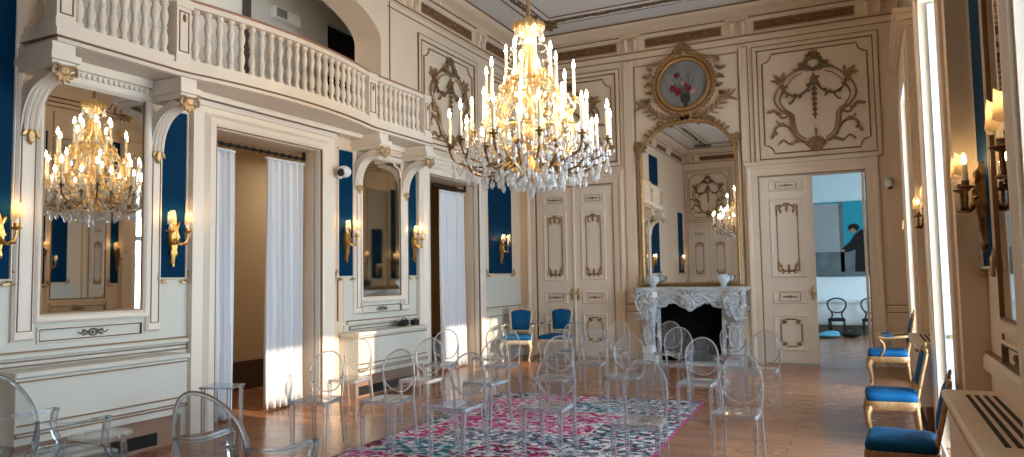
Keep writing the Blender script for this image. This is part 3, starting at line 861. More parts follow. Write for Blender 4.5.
def security_camera(loc, rz, label):
    t = thing('security_camera', label, 'security camera', loc, rz)
    MB().lathe([(.045, 0), (.05, .01), (.05, .03), (.02, .045)], (0, 0, 0), 12).build('mount', 'white_plastic', t)
    h = MB(); h.tube([(0, 0, .04), (0, -.01, .07), (0, -.03, .10)], .018, 8); h.ball((0, -.05, .11), (.052, .07, .052), 12, 8); h.build('housing', 'white_plastic', t)
    l = MB(); l.ball((.012, -.10, .115), (.036, .03, .036), 12, 6); l.build('lens', 'black_plastic', t)
    return t
c = security_camera((0, 0, 0), 0, 'white security camera beside the blue silk strip right of the large doorway')
c.rotation_euler = (0, PI / 2, 0); c.location = (XL + .02, 8.0, 3.08); c.scale = (1.6, 1.6, 1.6)
c = security_camera((0, 0, 0), 0, 'small white security camera on the far wall right of the open doorway')
c.rotation_euler = (PI / 2, 0, 0); c.location = (.33, YB - .02, 3.13); c.scale = (1.3, 1.3, 1.3)

# ------------------------------------------------------------ panelled doors of the far wall
def door_ornament(m, cu, z0, z1, wide, top):
    s = 1 if top else -1
    zc = z0 if not top else z1
    m.leaf((cu, zc, .012), -PI / 2 * s, .12, .05); m.leaf((cu, zc, .012), PI / 2 * s, .06, .05)
    for q in (-1, 1):
        m.tube(curve([(cu, zc - .02 * s, .012), (cu + q * wide * .35, zc + .01 * s, .014), (cu + q * wide * .75, zc - .06 * s, .012), (cu + q * wide * .55, zc - .09 * s, .012)], 4), .014, 5)
        m.tube(curve([(cu + q * wide * .5, zc - .01 * s, .012), (cu + q * wide * .95, zc + .0 * s, .014), (cu + q * wide, zc - .10 * s, .012), (cu + q * wide * .98, zc - .2 * s, .012)], 4), [.013] * 12 + [.005], 5)
        m.leaf((cu + q * wide * .4, zc, .012), PI / 2 * s + q * .7, .08, .03); m.leaf((cu + q * wide * .7, zc - .05 * s, .012), -PI / 2 * s - q * .3, .1, .035)
def leafdoor(f, u0, u1, z1, parent, hside, d0=0.0):
    base = Vector(parent.location)
    g = lambda u, v, h: tuple(Vector(f(u, v, h + d0)) - base)
    cu = (u0 + u1) / 2; hw = (u1 - u0) / 2 - .15
    m = MB(g); m.box(u0, u1, .012, z1, -.05, 0)
    for a, b in ((3.06, 3.27), (1.52, 2.92), (1.05, 1.30), (.22, .86)):
        m.ring(cu - hw, cu + hw, a, b, [(0, 0), (.0, .012), (.02, .022), (.04, .012), (.06, .014), (.10, .002)])
    lf = m.build('leaf', 'door_paint', parent, 20)
    m = MB(g)
    for a, b in ((3.10, 3.23), (1.09, 1.26)):
        m.frame(cu - hw * .62, cu + hw * .62, a, b, .014, .016); zc = (a + b) / 2
        m.ball((cu, zc, .012), (.03, .03, .012), 8, 4)
        for q in (-1, 1): m.leaf((cu, zc, .012), 0 if q > 0 else PI, .13, .03)
    x0, x1 = cu - hw * .60, cu + hw * .60
    for x in (x0, x1): m.box(x - .007, x + .007, 1.76, 2.66, 0, .014)
    door_ornament(m, cu, 1.62, 2.80, hw * .60, True); door_ornament(m, cu, 1.64, 2.80, hw * .60, False)
    k = .09; a, b = .30, .78
    pts = [(x0 + k, a), (x1 - k, a), (x1 - k, a + k * .7), (x1, a + k), (x1, b - k), (x1 - k, b - k * .7), (x1 - k, b), (x0 + k, b), (x0 + k, b - k * .7), (x0, b - k), (x0, a + k), (x0 + k, a + k * .7)]
    m.tube([(p, q, .012) for p, q in pts], .013, 5, True)
    for p, q in ((x0, a), (x1, a), (x0, b), (x1, b)): m.ball((p + (k * .5 if p == x0 else -k * .5), q + (k * .4 if q == a else -k * .4), .012), (.035, .03, .012), 6, 4)
    m.build('ornament', 'relief_gilt', lf)
    m = MB(g); uk = u1 - .06 if hside > 0 else u0 + .06
    m.ball((uk, 1.24, .004), (.04, .13, .012), 10, 6); m.build('escutcheon', 'antique_gold', lf)
    m = MB(g); m.tube([(uk, 1.27, .01), (uk, 1.27, .05)], .012, 8); m.ball((uk, 1.27, .065), (.03, .042, .028), 10, 6); m.build('knob', 'brass', lf)
    return lf
def door_root(n, loc, name=None):
    o = bpy.data.objects.new(name or 'door_%d' % n, None); C.objects.link(o); o.location = loc; o['kind'] = 'structure'; o.empty_display_size = .1
    return o
d = door_root(1, (-5.38, YB, 0)); leafdoor(fB, -6.195, -5.385, 3.41, d, 1, .03); leafdoor(fB, -5.37, -4.555, 3.41, d, -1, .03)
m = MB(lambda u, v, h: (u + 5.38, -h, v)); m.bbox(-5.40, -5.355, .02, 3.41, .03, .055, .01); m.build('astragal', 'door_paint', d, 0)
d = door_root(2, (-1.3, YB, 0)); leafdoor(fB, RD0 + .012, -.868, 3.325, d, 1, .01)
d = door_root(3, (-5.6, YN, 0)); leafdoor(fN, -6.4, -5.605, 3.41, d, 1, .06); leafdoor(fN, -5.595, -4.8, 3.41, d, -1, .06)
# the open leaf's edge, folded into the doorway
d = door_root(5, (RD1, YB + .3, 0)); m = MB(); m.box(-.055, -.012, -.28, .5, .01, 3.3); m.build('open_leaf', 'white_paint', d, 0)

# ------------------------------------------------------------ gilded stucco reliefs
def relief(f, cu, cv, su, sv, label, body='relief_gilt', dark='dark_relief'):
    f0 = f; f = lambda u, v, h: f0(u, v, h + .02)
    t = thing('stucco_relief', label, 'wall ornament', f(cu, cv, 0), 0, 'stucco reliefs in the upper panels')
    base = Vector(t.location)
    g = lambda u, v, h: tuple(Vector(f(cu + u * su, cv + v * sv, h)) - base)
    R = .024
    half = [(0, .60), (-.10, .56), (-.24, .60), (-.42, .53), (-.60, .36), (-.71, .21), (-.74, .03), (-.63, -.14), (-.47, -.25), (-.43, -.48), (-.37, -.67), (-.21, -.79), (0, -.80)]
    gg = lambda pts, s, z=.012: [(p * s * su, q * sv, z) for p, q in pts]
    h2 = lambda u, v, h: tuple(Vector(f(cu + u, cv + v, h)) - base)
    m = MB(h2)
    for s in (-1, 1):
        c = curve(gg(half, -s), 5)
        m.tube(c, [R * (1.25 if 36 < i < 55 else .8) for i in range(len(c))], 6)
        inner = [(x * .86, y * .90 - .02) for x, y in half[2:-1]]
        m.tube(curve(gg(inner, -s), 5), R * .45, 5)
        # scrolls on the flanks
        m.tube(curve(gg([(-.47, -.25), (-.60, -.30), (-.66, -.24), (-.62, -.19)], -s), 4), R * .8, 5)
        m.tube(curve(gg([(-.40, -.62), (-.52, -.46), (-.68, -.44), (-.76, -.52), (-.72, -.60)], -s), 5), R * .9, 5)
        m.tube(curve(gg([(-.30, -.76), (-.48, -.80), (-.60, -.72), (-.70, -.80)], -s), 5), R * .7, 5)
        m.tube(curve(gg([(-.58, -.38), (-.66, -.40), (-.72, -.34)], -s), 4), R * .6, 5)
        for (x, y, a, L) in ((-.62, .40, 2.2, .22), (-.62, .40, 2.9, .2), (-.58, .42, 1.4, .18), (-.72, -.12, 3.4, .2), (-.52, -.46, 2.6, .16), (-.76, -.55, 4.2, .16), (-.33, -.74, 3.6, .2), (-.64, -.24, 2.4, .16), (-.14, .60, 2.4, .2)):
            ang = a if s > 0 else PI - a
            m.leaf((x * s * su, y * sv, .012), ang, L * su * 1.0, .07 * su, .022)
        for q in range(5):
            a = q * 2 * PI / 5
            m.leaf((-.62 * s * su, .42 * sv, .02), a, .11 * su, .06 * su, .02)
    # shell at the foot
    for q in range(9): m.leaf((0, -.86 * sv, .02), PI * (.04 + .115 * q), .20 * su, .07 * su, .025)
    for q in range(7): m.leaf((0, -.84 * sv, .02), -PI * (.1 + .13 * q), .16 * su, .06 * su, .02)
    m.ball((0, -.82 * sv, .03), (.07 * su, .07 * su, .03), 8, 5)
    m.leaf((0, -.70 * sv, .015), PI / 2, .2 * su, .05 * su)
    m.build('shield_scroll', body, t)
    m = MB(h2)
    for s in (-1, 1):                                     # festoons of leaves
        c = curve(gg([(-.03, .42), (-.12, .20), (-.32, .09), (-.52, .18), (-.58, .34)], s, .03), 5)
        m.tube(c, R * .8, 5)
        for i, p in enumerate(c):
            if i % 2 == 0: m.leaf(p, (i * 2.1) % 6.28, .09 * su, .05 * su, .025)
        m.tube(curve(gg([(-.34, .10), (-.42, -.02), (-.48, -.03)], s, .02), 4), R * .7, 5)
        m.tube(curve(gg([(-.54, .24), (-.62, .12), (-.64, .06)], s, .02), 4), R * .7, 5)
        m.tube(curve(gg([(-.04, .60), (-.20, .66), (-.30, .58), (-.36, .60)], s, .03), 5), R * .9, 5)
        for q in range(4): m.leaf((-.12 * s * su, .62 * sv, .03), PI / 2 + s * (.3 + .5 * q), .16 * su, .06 * su, .02)
    for k in range(8):                                    # drop
        y = .44 - .1 * k
        for s in (-1, 1): m.leaf((0, y * sv, .03), -PI / 2 + s * .6, .10 * su * (1 - k * .05), .05 * su, .02)
    m.tube([(0, .5 * sv, .025), (0, -.36 * sv, .02)], R * .6, 5)
    m.tube([(.13 * su * math.cos(q * PI / 6), (.68 + .10 * math.sin(q * PI / 6) * su / sv * 1.4) * sv, .03) for q in range(12)], R, 5, True)
    for q in range(7): m.leaf((0, .78 * sv, .03), PI * q / 6, .17 * su, .07 * su, .025)
    m.build('garland', dark, t)
    return t
relief(fB, -.765, 4.66, .90, .95, 'gilded shield relief with garlands in the panel above the open doorway')
relief(fB, -5.39, 4.75, .82, .84, 'gilded shield relief half hidden by the chandelier above the closed double door')
relief(fL, 11.05, 4.72, .86, .86, 'dark gilded garland relief on the left wall at the balcony end')
relief(fN, -5.6, 4.68, .80, .86, 'gilded shield relief above the door behind, seen only in the mantel mirror')

# ------------------------------------------------------------ curtains in the two left doorways
def curtain(y0, y1, z0, z1, x, folds, label, seed, pinch=0.0):
    rnd = random.Random(seed)
    t = thing('curtain', label, 'curtain', (x, (y0 + y1) / 2, z0), 0, 'white doorway curtains')
    n = folds * 10; rows = 26; yc = (y0 + y1) / 2
    ph = [rnd.uniform(-.6, .6) for _ in range(folds + 2)]; am = [rnd.uniform(.7, 1.25) for _ in range(folds + 2)]
    vs = []; fs = []
    for j in range(rows + 1):
        v = j / rows; z = z1 - (z1 - z0) * v
        for i in range(n + 1):
            s = i / n; fk = s * folds; k = int(min(folds, fk))
            amp = (.028 + .035 * v) * am[k]
            dx = amp * math.sin(2 * PI * fk + ph[k] * v) + .012 * math.sin(7 * s + 3 * v + seed)
            sp = 1 - pinch * (1 - v) ** 1.5 * .5
            y = yc + (y0 + (y1 - y0) * s - yc) * sp + .012 * math.sin(3 * v + fk * 2.2 + seed)
            vs.append((dx, y - yc, z - z0))
    for j in range(rows):
        for i in range(n):
            a = j * (n + 1) + i; fs.append((a, a + 1, a + n + 2, a + n + 1))
    mb = MB(); mb.add(vs, fs); o = mb.build('cloth', 'curtain', t, 60)
    sm = o.modifiers.new('thickness', 'SOLIDIFY'); sm.thickness = .004
    hm = MB()
    for i in range(folds + 1):                            # heading tape
        hm.box(-.02, .02, (y0 - yc) * (1 - pinch * .5), (y1 - yc) * (1 - pinch * .5), z1 - z0 - .03, z1 - z0 - .004) if i == 0 else None
    hm.build('heading_tape', 'curtain', t, 0)
    return t
curtain(5.86, 6.34, .03, 3.17, -6.77, 5, 'white curtain at the near side of the large left doorway', 1)
curtain(6.84, 7.53, .03, 3.17, -6.77, 7, 'white curtain at the far side of the large left doorway', 2)
curtain(10.26, 10.60, .03, 3.17, -6.77, 4, 'narrow white curtain at the near side of the far left doorway', 3)
curtain(10.98, 11.84, .03, 3.17, -6.77, 8, 'broad white curtain at the far side of the far left doorway', 4)
for (a, b), lab in ((D1, 'black curtain rod with rings across the large left doorway'), (D2, 'black curtain rod across the top of the far left doorway')):
    t = thing('curtain_rod', lab, 'curtain rod', (-6.77, (a + b) / 2, 3.225))
    L = (b - a) / 2
    MB().tube([(0, -L + .01, 0), (0, L - .01, 0)], .016, 10).build('pole', 'black_iron', t)
    for s in (-1, 1):
        MB().box(-.02, .02, s * (L - .03) - .012, s * (L - .03) + .012, -.02, .094).build('bracket', 'black_iron', t, 0)
    r0 = MB().ball((0, 0, 0), (.030, .009, .030), 10, 5).build('ring', 'black_iron', t)
    for k in range(14):
        o = r0 if k == 0 else r0.copy()
        if k: C.objects.link(o); o.parent = t
        o.location = (0, -L + .05 + (2 * L - .1) * k / 13, 0)

# ------------------------------------------------------------ fireplace, mantel mirror, medallion, urns
FX, FY = -3.03, YB
fp = thing('fireplace', 'carved grey-white marble fireplace with scalloped black opening under the arched mirror', 'fireplace', (FX, FY - .012, 0))
g = lambda u, v, h: (u, -h, v)
m = MB(g)
def shelf_outline(k):
    r = [(-1.06 + k, 0)]
    pts = [(-1.06 + k, .26), (-1.02 + k * .6, .40), (-.90, .43 - k), (-.72, .38 - k), (-.55, .345 - k), (-.30, .36 - k), (-.12, .41 - k), (0, .425 - k)]
    pts = [(p.x, p.y) for p in curve([(a, b, 0) for a, b in pts], 4)]
    return r + pts + [(-x, y) for x, y in reversed(pts[:-1])] + [(1.06 - k, 0)]
for z0, z1, k in ((1.325, 1.36, 0), (1.30, 1.325, .02), (1.275, 1.30, .05)):
    o = shelf_outline(k); m.loft([[(x, z0, h) for x, h in o], [(x, z1, h) for x, h in o]])
m.build('mantel_shelf', 'marble', fp, 30)
top = [(-.60, .96), (-.585, 1.03), (-.53, 1.065), (-.43, 1.095), (-.33, 1.09), (-.22, 1.05), (-.12, .99), (0, .955)]
oc = curve([(a, b, 0) for a, b in top], 3); oc = [(p.x, p.y) for p in oc]
lo = oc + [(-x, y) for x, y in reversed(oc[:-1])]
m = MB(g)
for i in range(len(lo) - 1):                              # frieze over the opening, in strips that follow its edge
    (xa, ya), (xb, yb_) = lo[i], lo[i + 1]
    ha = .29 + .05 * (1 - min(1, abs(xa) / .6)); hb = .29 + .05 * (1 - min(1, abs(xb) / .6))
    m.add([(xa, ya, 0), (xb, yb_, 0), (xb, 1.28, 0), (xa, 1.28, 0), (xa, ya, ha), (xb, yb_, hb), (xb, 1.28, hb), (xa, 1.28, ha)],
          [(0, 1, 2, 3), (4, 5, 6, 7), (0, 1, 5, 4), (3, 2, 6, 7)] + ([(0, 3, 7, 4)] if i == 0 else []) + ([(1, 2, 6, 5)] if i == len(lo) - 2 else []))
fz_ = m.build('frieze', 'marble', fp, 30)
m = MB(g)
m.tube([(x, y + .015, .30 + .05 * (1 - min(1, abs(x) / .6))) for x, y in lo], .022, 6)
m.tube([(x * .96, y + .075, .30 + .05 * (1 - min(1, abs(x) / .6))) for x, y in lo[4:-4]], .010, 5)
for s in (-1, 1):
    for pts, r in (([(.05, 1.02), (.16, 1.14), (.30, 1.17), (.38, 1.12), (.33, 1.07), (.27, 1.11)], .02), ([(.10, 1.22), (.26, 1.25), (.42, 1.20), (.56, 1.14), (.60, 1.06), (.54, 1.04)], .02), ([(.36, 1.13), (.46, 1.17), (.54, 1.23), (.60, 1.2)], .014)):
        m.tube(curve([(s * x, y, .34 - .06 * min(1, x / .6)) for x, y in pts], 4), r, 6)
    for k in range(12):
        x = .10 + .045 * k; m.leaf((s * x, 1.20 - .0016 * k * k, .34 - .06 * x), (.8 - k * .35) if s > 0 else PI - (.8 - k * .35), .10, .05, .03)
m.build('scrollwork', 'marble_carved', fz_)
m = MB(g)                                                 # shell cartouche in the middle
for q in range(11): m.leaf((0, 1.10, .36), PI * (-.12 + 1.24 * q / 10), .20, .06, .035)
for q in range(7): m.leaf((.02, 1.06, .36), -PI * (.1 + .8 * q / 6), .14, .055, .03)
m.ball((0, 1.09, .37), (.08, .09, .05), 10, 6)
m.tube(curve([(-.16, 1.22, .36), (-.06, 1.15, .39), (.06, 1.12, .39), (.10, 1.0, .38), (.02, .94, .37), (-.02, .99, .37)], 4), .025, 6)
m.build('cartouche', 'marble_carved', fp)
for s in (-1, 1):                                         # console jambs
    m = MB(g); secs = [(1.28, .60, .97, .36), (1.18, .60, .985, .39), (1.02, .61, .97, .40), (.86, .63, .935, .36), (.72, .66, .90, .31), (.55, .68, .88, .28), (.35, .68, .89, .28), (.18, .66, .92, .31), (.14, .60, .95, .34), (0, .60, .96, .35)]
    rings = []
    for z, a, b, d in secs:
        c = (a + b) / 2; w_ = (b - a) / 2
        rings.append([(s * (c - w_), z, 0), (s * (c - w_), z, d * .8), (s * (c - w_ * .5), z, d), (s * (c + w_ * .5), z, d), (s * (c + w_), z, d * .75), (s * (c + w_), z, 0)])
    m.loft(rings); jb = m.build('jamb', 'marble', fp, 30)
    m = MB(g); rnd = random.Random(3)
    for k in range(46):                                   # carved flowers and leaves on the upper jamb
        z = .74 + .54 * rnd.random(); x = .63 + .33 * rnd.random(); d = .36 + .04 * math.sin((z - .7) * 5)
        m.leaf((s * x, z, d), rnd.uniform(0, 6.28), rnd.uniform(.07, .13), rnd.uniform(.035, .06), .03)
        if k % 4 == 0: m.ball((s * x, z, d + .02), (.035, .035, .03), 7, 4)
    m.tube(curve([(s * .66, 1.24, .38), (s * .95, 1.2, .39), (s * .97, 1.02, .41), (s * .84, .84, .38), (s * .70, .86, .36), (s * .72, .95, .38), (s * .80, .95, .39)], 4), .022, 6)
    m.build('carving', 'marble_carved', jb)
    m = MB(g)
    m.tube([(s * .78 + .09 * math.cos(t), .47 + .19 * math.sin(t), .29) for t in [k * PI / 9 for k in range(18)]], .018, 6, True)
    for t in range(8): m.leaf((s * .78 + .1 * math.cos(t * PI / 4), .47 + .2 * math.sin(t * PI / 4), .285), t * PI / 4, .06, .05, .02)
    m.ball((s * .78, .47, .275), (.075, .17, .02), 12, 6)
    m.build('oval_boss', 'marble_carved', jb)
    m = MB(g); m.box(s * .60 - .035, s * .60 + .035, .0, .97, .02, .24)
    for k in range(9): m.ball((s * .60, .08 + .1 * k, .24), (.02, .035, .012), 6, 4)
    m.build('inner_pilaster', 'marble_carved', jb)
m = MB(g); m.box(-.64, .64, .0, 1.2, .005, .012); m.box(-.57, -.55, 0, 1.1, .012, .2); m.box(.55, .57, 0, 1.1, .012, .2)
m.build('firebox', 'soot', fp, 0)
m = MB(g); rnd = random.Random(5)
for k in range(4): m.tube([(-.3 + .05 * k, .1 + .05 * (k % 2), .1 + .03 * k), (.3 - .03 * k, .11 + .05 * (k % 2), .08 + .03 * k)], .035, 7)
for s in (-1, 1): m.box(s * .28 - .012, s * .28 + .012, 0, .26, .05, .2)
m.build('grate', 'black_iron', fp, 0)
m = MB(g); m.box(-1.0, 1.0, .0, .018, .36, .75); m.build('hearth_slab', 'marble', fp, 0)

# arched gilt mantel mirror
MX = -3.05
ma = [(-.89, 4.06), (-.80, 4.12), (-.72, 4.24), (-.60, 4.36), (-.40, 4.46), (-.20, 4.505), (0, 4.52)]
mo = [(-.89, 1.44)] + ma + [(-x, y) for x, y in reversed(ma[:-1])] + [(.89, 1.44)]
t = thing('mantel_mirror', 'tall arched gilt-framed mirror above the marble fireplace', 'mirror', (MX, YB, 1.44))
g = lambda u, v, h: (u, -h, v - 1.44)
m = MB(g); m.poly(mo, .014, .02); m.build('glass', 'mirror_glass', t, 0)
m = MB(g); m.tube([(x * 1.015, y if y > 2 else 1.42, .04) for x, y in mo], .034, 8, True); fr = m.build('frame', 'gold_frame', t)
m = MB(g); m.tube([(x * .985, y - .02 if y > 2 else 1.455, .025) for x, y in mo], .012, 6, True)
m.frame(-1.0, 1.0, 1.38, 5.72, .018, .022); m.build('gilt_line', 'gold_frame', fr)
m = MB(g)
for s in (-1, 1):
    for k in range(9):
        m.leaf((s * .90, 4.08, .05), k * 2 * PI / 9, .14, .05, .025)
    m.tube(curve([(s * .86, 4.1, .05), (s * .95, 4.2, .05), (s * .97, 4.06, .05), (s * .93, 3.85, .05)], 4), .016, 5)
    for k in range(9):                                    # leafy cresting
        i = k / 8; x = s * (.08 + .62 * i); y = 4.55 - .28 * i * i
        m.leaf((x, y, .05), (PI / 2 - s * (.5 + .5 * i)), .14, .05, .025); m.leaf((x, y, .05), (PI / 2 + s * .5), .09, .04, .02)
for q in range(7): m.leaf((0, 4.54, .06), PI * q / 6, .15, .06, .03)
m.build('cresting', 'relief_gilt', fr)

# round flower painting over the mirror
t = thing('medallion_painting', 'round flower painting in a carved gilt frame above the mantel mirror', 'painting', (-3.07, YB, 5.24))
g = lambda u, v, h: (u, -h, v)
m = MB(g); m.poly([(.46 * math.cos(k * PI / 24), .46 * math.sin(k * PI / 24)) for k in range(48)], .012, .03); cvs = m.build('canvas', 'canvas_grey', t, 0)
m = MB(g)
for k in range(7): m.tube(curve([(-.02 + .02 * k, -.30, .032), (-.06 + .03 * k, -.1, .033), (-.22 + .07 * k, .12 + .06 * (k % 3), .032)], 4), .006, 4)
m.build('stem', 'stem_green', cvs)
for k, (x, y, r, c) in enumerate(((-.20, -.06, .075, 'petal_red'), (-.10, -.14, .08, 'petal_red'), (.10, -.10, .07, 'petal_red'), (.17, -.16, .055, 'petal_pink'), (-.13, .18, .06, 'petal_red'), (-.01, .02, .05, 'petal_pink'), (.04, -.02, .045, 'petal_red'))):
    m = MB(g)
    for q in range(6): m.leaf((x, y, .034), q * PI / 3 + k, r * 1.1, r * .8, .004)
    m.ball((x, y, .034), (r * .4, r * .4, .006), 7, 4); m.build('flower', c, cvs)
m = MB(g); m.ball((.03, -.28, .032), (.10, .11, .006), 10, 6); m.poly([(-.02, -.44), (.08, -.44), (.06, -.36), (0, -.36)], .03, .035); m.build('painted_vase', 'dark_vase', cvs)
m = MB(g)
m.tube([(.485 * math.cos(k * PI / 24), .485 * math.sin(k * PI / 24), .05) for k in range(48)], .042, 8, True); m.tube([(.565 * math.cos(k * PI / 24), .565 * math.sin(k * PI / 24), .03) for k in range(48)], .038, 8, True)
fr = m.build('frame', 'gold_frame', t)
m = MB(g)
for k in range(44):
    a = k * 2 * PI / 44; m.leaf((.565 * math.cos(a), .565 * math.sin(a), .055), a + 1.0, .10, .055, .025)
for s in (-1, 1):
    m.tube(curve([(s * .06, .64, .05), (s * .24, .56, .06), (s * .44, .46, .06), (s * .62, .44, .05), (s * .67, .37, .05), (s * .60, .35, .05)], 4), .03, 6)
    for k in range(8):
        x = .60 + .05 * math.sin(k * 1.2); y = .28 - .08 * k; m.leaf((s * x, y, .04), (-.6 if s > 0 else PI + .6) + .9 * (k % 2) * s, .17, .075, .03)
for q in range(11): m.leaf((0, .60, .07), PI * q / 10, .13 + .10 * math.sin(PI * q / 10), .06, .03)
m.ball((0, .60, .08), (.09, .08, .05), 9, 6)
m.tube(curve([(-.22, .56, .06), (-.15, .68, .06), (-.06, .74, .07), (0, .79, .06), (.06, .74, .07), (.15, .68, .06), (.22, .56, .06)], 4), .022, 6)
for q in range(9): m.leaf((0, -.62, .06), -PI * q / 8, .15, .06, .03)
m.build('carving', 'relief_gilt', fr)
m = MB(g)
for s in (-1, 1):                                         # crossed palm branches
    c = curve([(0, -.70, .03), (s * .22, -.70, .04), (s * .44, -.62, .04), (s * .62, -.50, .04), (s * .74, -.36, .04), (s * .88, -.33, .03)], 4)
    m.tube(c, .012, 5)
    for i in range(3, len(c), 2):
        d = (c[i] - c[i - 1]); a = math.atan2(d.y, d.x)
        for q in (-1, 1): m.leaf(c[i], a + q * .75, .17, .042, .018)
m.build('palm_branch', 'relief_gilt', t)

def urn(x, label):
    t = thing('urn', label, 'urn', (x, YB - .22, 1.362), 0, 'porcelain urns on the mantel')
    MB().lathe([(.07, 0), (.075, .015), (.04, .03), (.05, .05), (.10, .09), (.125, .15), (.115, .19), (.085, .21), (.10, .235), (.09, .235), (.075, .21)], (0, 0, 0), 20).build('bowl', 'porcelain', t, 50)
    for s in (-1, 1):
        MB().tube(curve([(s * .105, 0, .18), (s * .15, 0, .21), (s * .165, 0, .17), (s * .12, 0, .12)], 4), .012, 6).build('handle', 'porcelain', t)
    return t
urn(-3.72, 'white porcelain urn on the left end of the mantel shelf')
urn(-2.42, 'white porcelain urn on the right end of the mantel shelf')

# ------------------------------------------------------------ wall sconces
mat('sconce_gold', (0.62, 0.36, 0.10), 0.28, 0.9)
def make_sconce(metal):
    t = thing('wall_sconce', 'x', 'sconce', (0, 0, 0), 0, 'two-armed gilt wall sconces')
    m = MB(lambda u, v, h: (h, u, v))
    m.loft([[(-.035, -.30, 0), (.035, -.30, 0), (.02, -.30, .02), (-.02, -.30, .02)][:4], [(-.02, -.2, 0), (.02, -.2, 0), (.02, -.2, .04), (-.02, -.2, .04)], [(-.05, -.08, 0), (.05, -.08, 0), (.04, -.08, .05), (-.04, -.08, .05)], [(-.06, 0, 0), (.06, 0, 0), (.045, 0, .06), (-.045, 0, .06)], [(-.03, .12, 0), (.03, .12, 0), (.025, .12, .04), (-.025, .12, .04)], [(-.01, .2, 0), (.01, .2, 0), (.01, .2, .02), (-.01, .2, .02)]])
    for k in range(6): m.leaf((0, -.02, .05), k * PI / 3, .065, .032, .02)
    for s in (-1, 1): m.leaf((s * .02, .05, .04), PI / 2 - s * .4, .11, .03, .016); m.leaf((s * .012, -.1, .03), -PI / 2 + s * .2, .13, .026, .016)
    m.ball((0, -.31, .02), (.018, .03, .018), 8, 5)
    m.build('backplate', metal, t)
    for s in (-1, 1):
        m = MB()
        m.tube(curve([(.04, 0, -.02), (.08, s * .03, -.09), (.105, s * .08, -.08), (.108, s * .105, -.02), (.108, s * .105, .03)], 5), [.016] * 8 + [.012] * 13, 7)
        m.lathe([(.012, .02), (.045, .035), (.05, .042), (.02, .05), (.022, .075), (.018, .08)], (.108, s * .105, 0), 12)
        m.leaf((.08, s * .03, -.09), s * .8, .09, .035, .015)
        ar = m.build('arm', metal, t)
        m = MB(); m.lathe([(.016, .08), (.016, .17), (.011, .178)], (.108, s * .105, 0), 10); cd = m.build('candle', 'candle_wax', t)
        m = MB(); m.lathe([(.004, .178), (.012, .19), (.013, .20), (.008, .225), (.001, .24)], (.108, s * .105, 0), 8); m.build('flame', 'sconce_flame', cd)
        m = MB()                                          # curved paper shield on the room side of the flame
        n = 8; rings = []
        for j in range(6):
            v = j / 5; rr = .058 - .012 * v
            rings.append([(.108 + rr * math.cos(a), s * .105 + rr * math.sin(a), .115 + .125 * v + .012 * math.cos(3 * a) * (1 if j in (0, 5) else 0)) for a in [(-1.25 + 2.5 * k / n) for k in range(n + 1)]])
        vs = [p for r in rings for p in r]; fs = []
        for j in range(5):
            for k in range(n): a = j * (n + 1) + k; fs.append((a, a + 1, a + n + 2, a + n + 1))
        m.add(vs, fs); so2 = m.build('shade', 'paper_shade', t, 60)
    return t
sp = make_sconce('sconce_gold'); sb = make_sconce('bronze')
SC = [(sp, XL, 3.60, 2.05, 0, 'gilt two-light sconce on the blue silk left of the large mirror'),
      (sp, XL, 5.33, 2.10, 0, 'gilt two-light sconce between the large mirror and the near doorway'),
      (sp, XL, 8.17, 2.18, 0, 'gilt two-light sconce left of the narrow mirror'),
      (sp, XL, 9.85, 2.20, 0, 'gilt two-light sconce right of the narrow mirror'),
      (sp, XL, 12.95, 2.20, 0, 'gilt two-light sconce on the wide blue silk panel in the far left corner'),
      (sb, XR, 5.16, 2.05, PI, 'bronze two-light sconce on the dark blue strip right of the near window'),
      (sb, XR, 3.60, 2.08, PI, 'largest bronze sconce, cut by the right edge of the picture'),
      (sb, XR, 8.26, 2.18, PI, 'bronze sconce on the pier between the two bright windows, nearer one'),
      (sb, XR, 9.86, 2.20, PI, 'bronze sconce beside the far window, farther one on its pier'),
      (sb, XR, 12.8, 2.12, PI, 'small far sconce showing just left of the far window'),
      (sp, XL, -.6, 2.1, 0, 'gilt sconce on the left wall behind, seen only in the mantel mirror')]
used = set()
for proto, x, y, z, rz, lab in SC:
    o = proto if id(proto) not in used else copy_tree(proto)
    used.add(id(proto)); o.location = (x + (.018 if rz == 0 else -.018), y, z); o.rotation_euler = (0, 0, rz); o['label'] = lab

# ------------------------------------------------------------ chandelier
CX, CY = -3.09, 6.80
ch = thing('chandelier', 'huge gilt and crystal chandelier with tiers of lit candles hanging in mid-room', 'chandelier', (CX, CY, 2.5))
g = lambda u, v, h: (u, v, h - 2.5)
m = MB(g); m.lathe([(.02, 2.56), (.05, 2.60), (.09, 2.68), (.05, 2.76), (.035, 2.9), (.07, 3.0), (.10, 3.1), (.05, 3.22), (.035, 3.4), (.06, 3.5), (.07, 3.58), (.03, 3.66), (.03, 3.85), (.06, 3.92), (.07, 3.97), (.03, 4.0)], (0, 0, 0), 16)
m.build('column', 'bright_gold', ch)
m = MB(g)
for k in range(14):
    a = k * 2 * PI / 14; c_, s_ = math.cos(a), math.sin(a)
    pts = [(.06, 4.0), (.08, 3.85), (.16, 3.70), (.28, 3.55), (.38, 3.35), (.46, 3.12), (.44, 2.95), (.34, 2.80), (.16, 2.68), (.06, 2.62)]
    m.tube(curve([(r * c_, r * s_, z) for r, z in pts], 3), .013, 5)
    for r, z, L in ((.30, 3.52, .14), (.42, 3.25, .15), (.46, 3.08, .15), (.38, 2.86, .13), (.18, 3.68, .1)):
        d = Vector((c_, s_, 0)); tt = Vector((-s_, c_, 0))
        m.ball((r * c_, r * s_, z), (L * .55, L * .28, .02), 6, 4, (Vector((0, 0, 1)), tt, d))
for z, r in ((3.1, .46), (3.53, .29), (2.82, .36)): m.tube([(r * math.cos(k * PI / 14), r * math.sin(k * PI / 14), z) for k in range(28)], .018, 6, True)
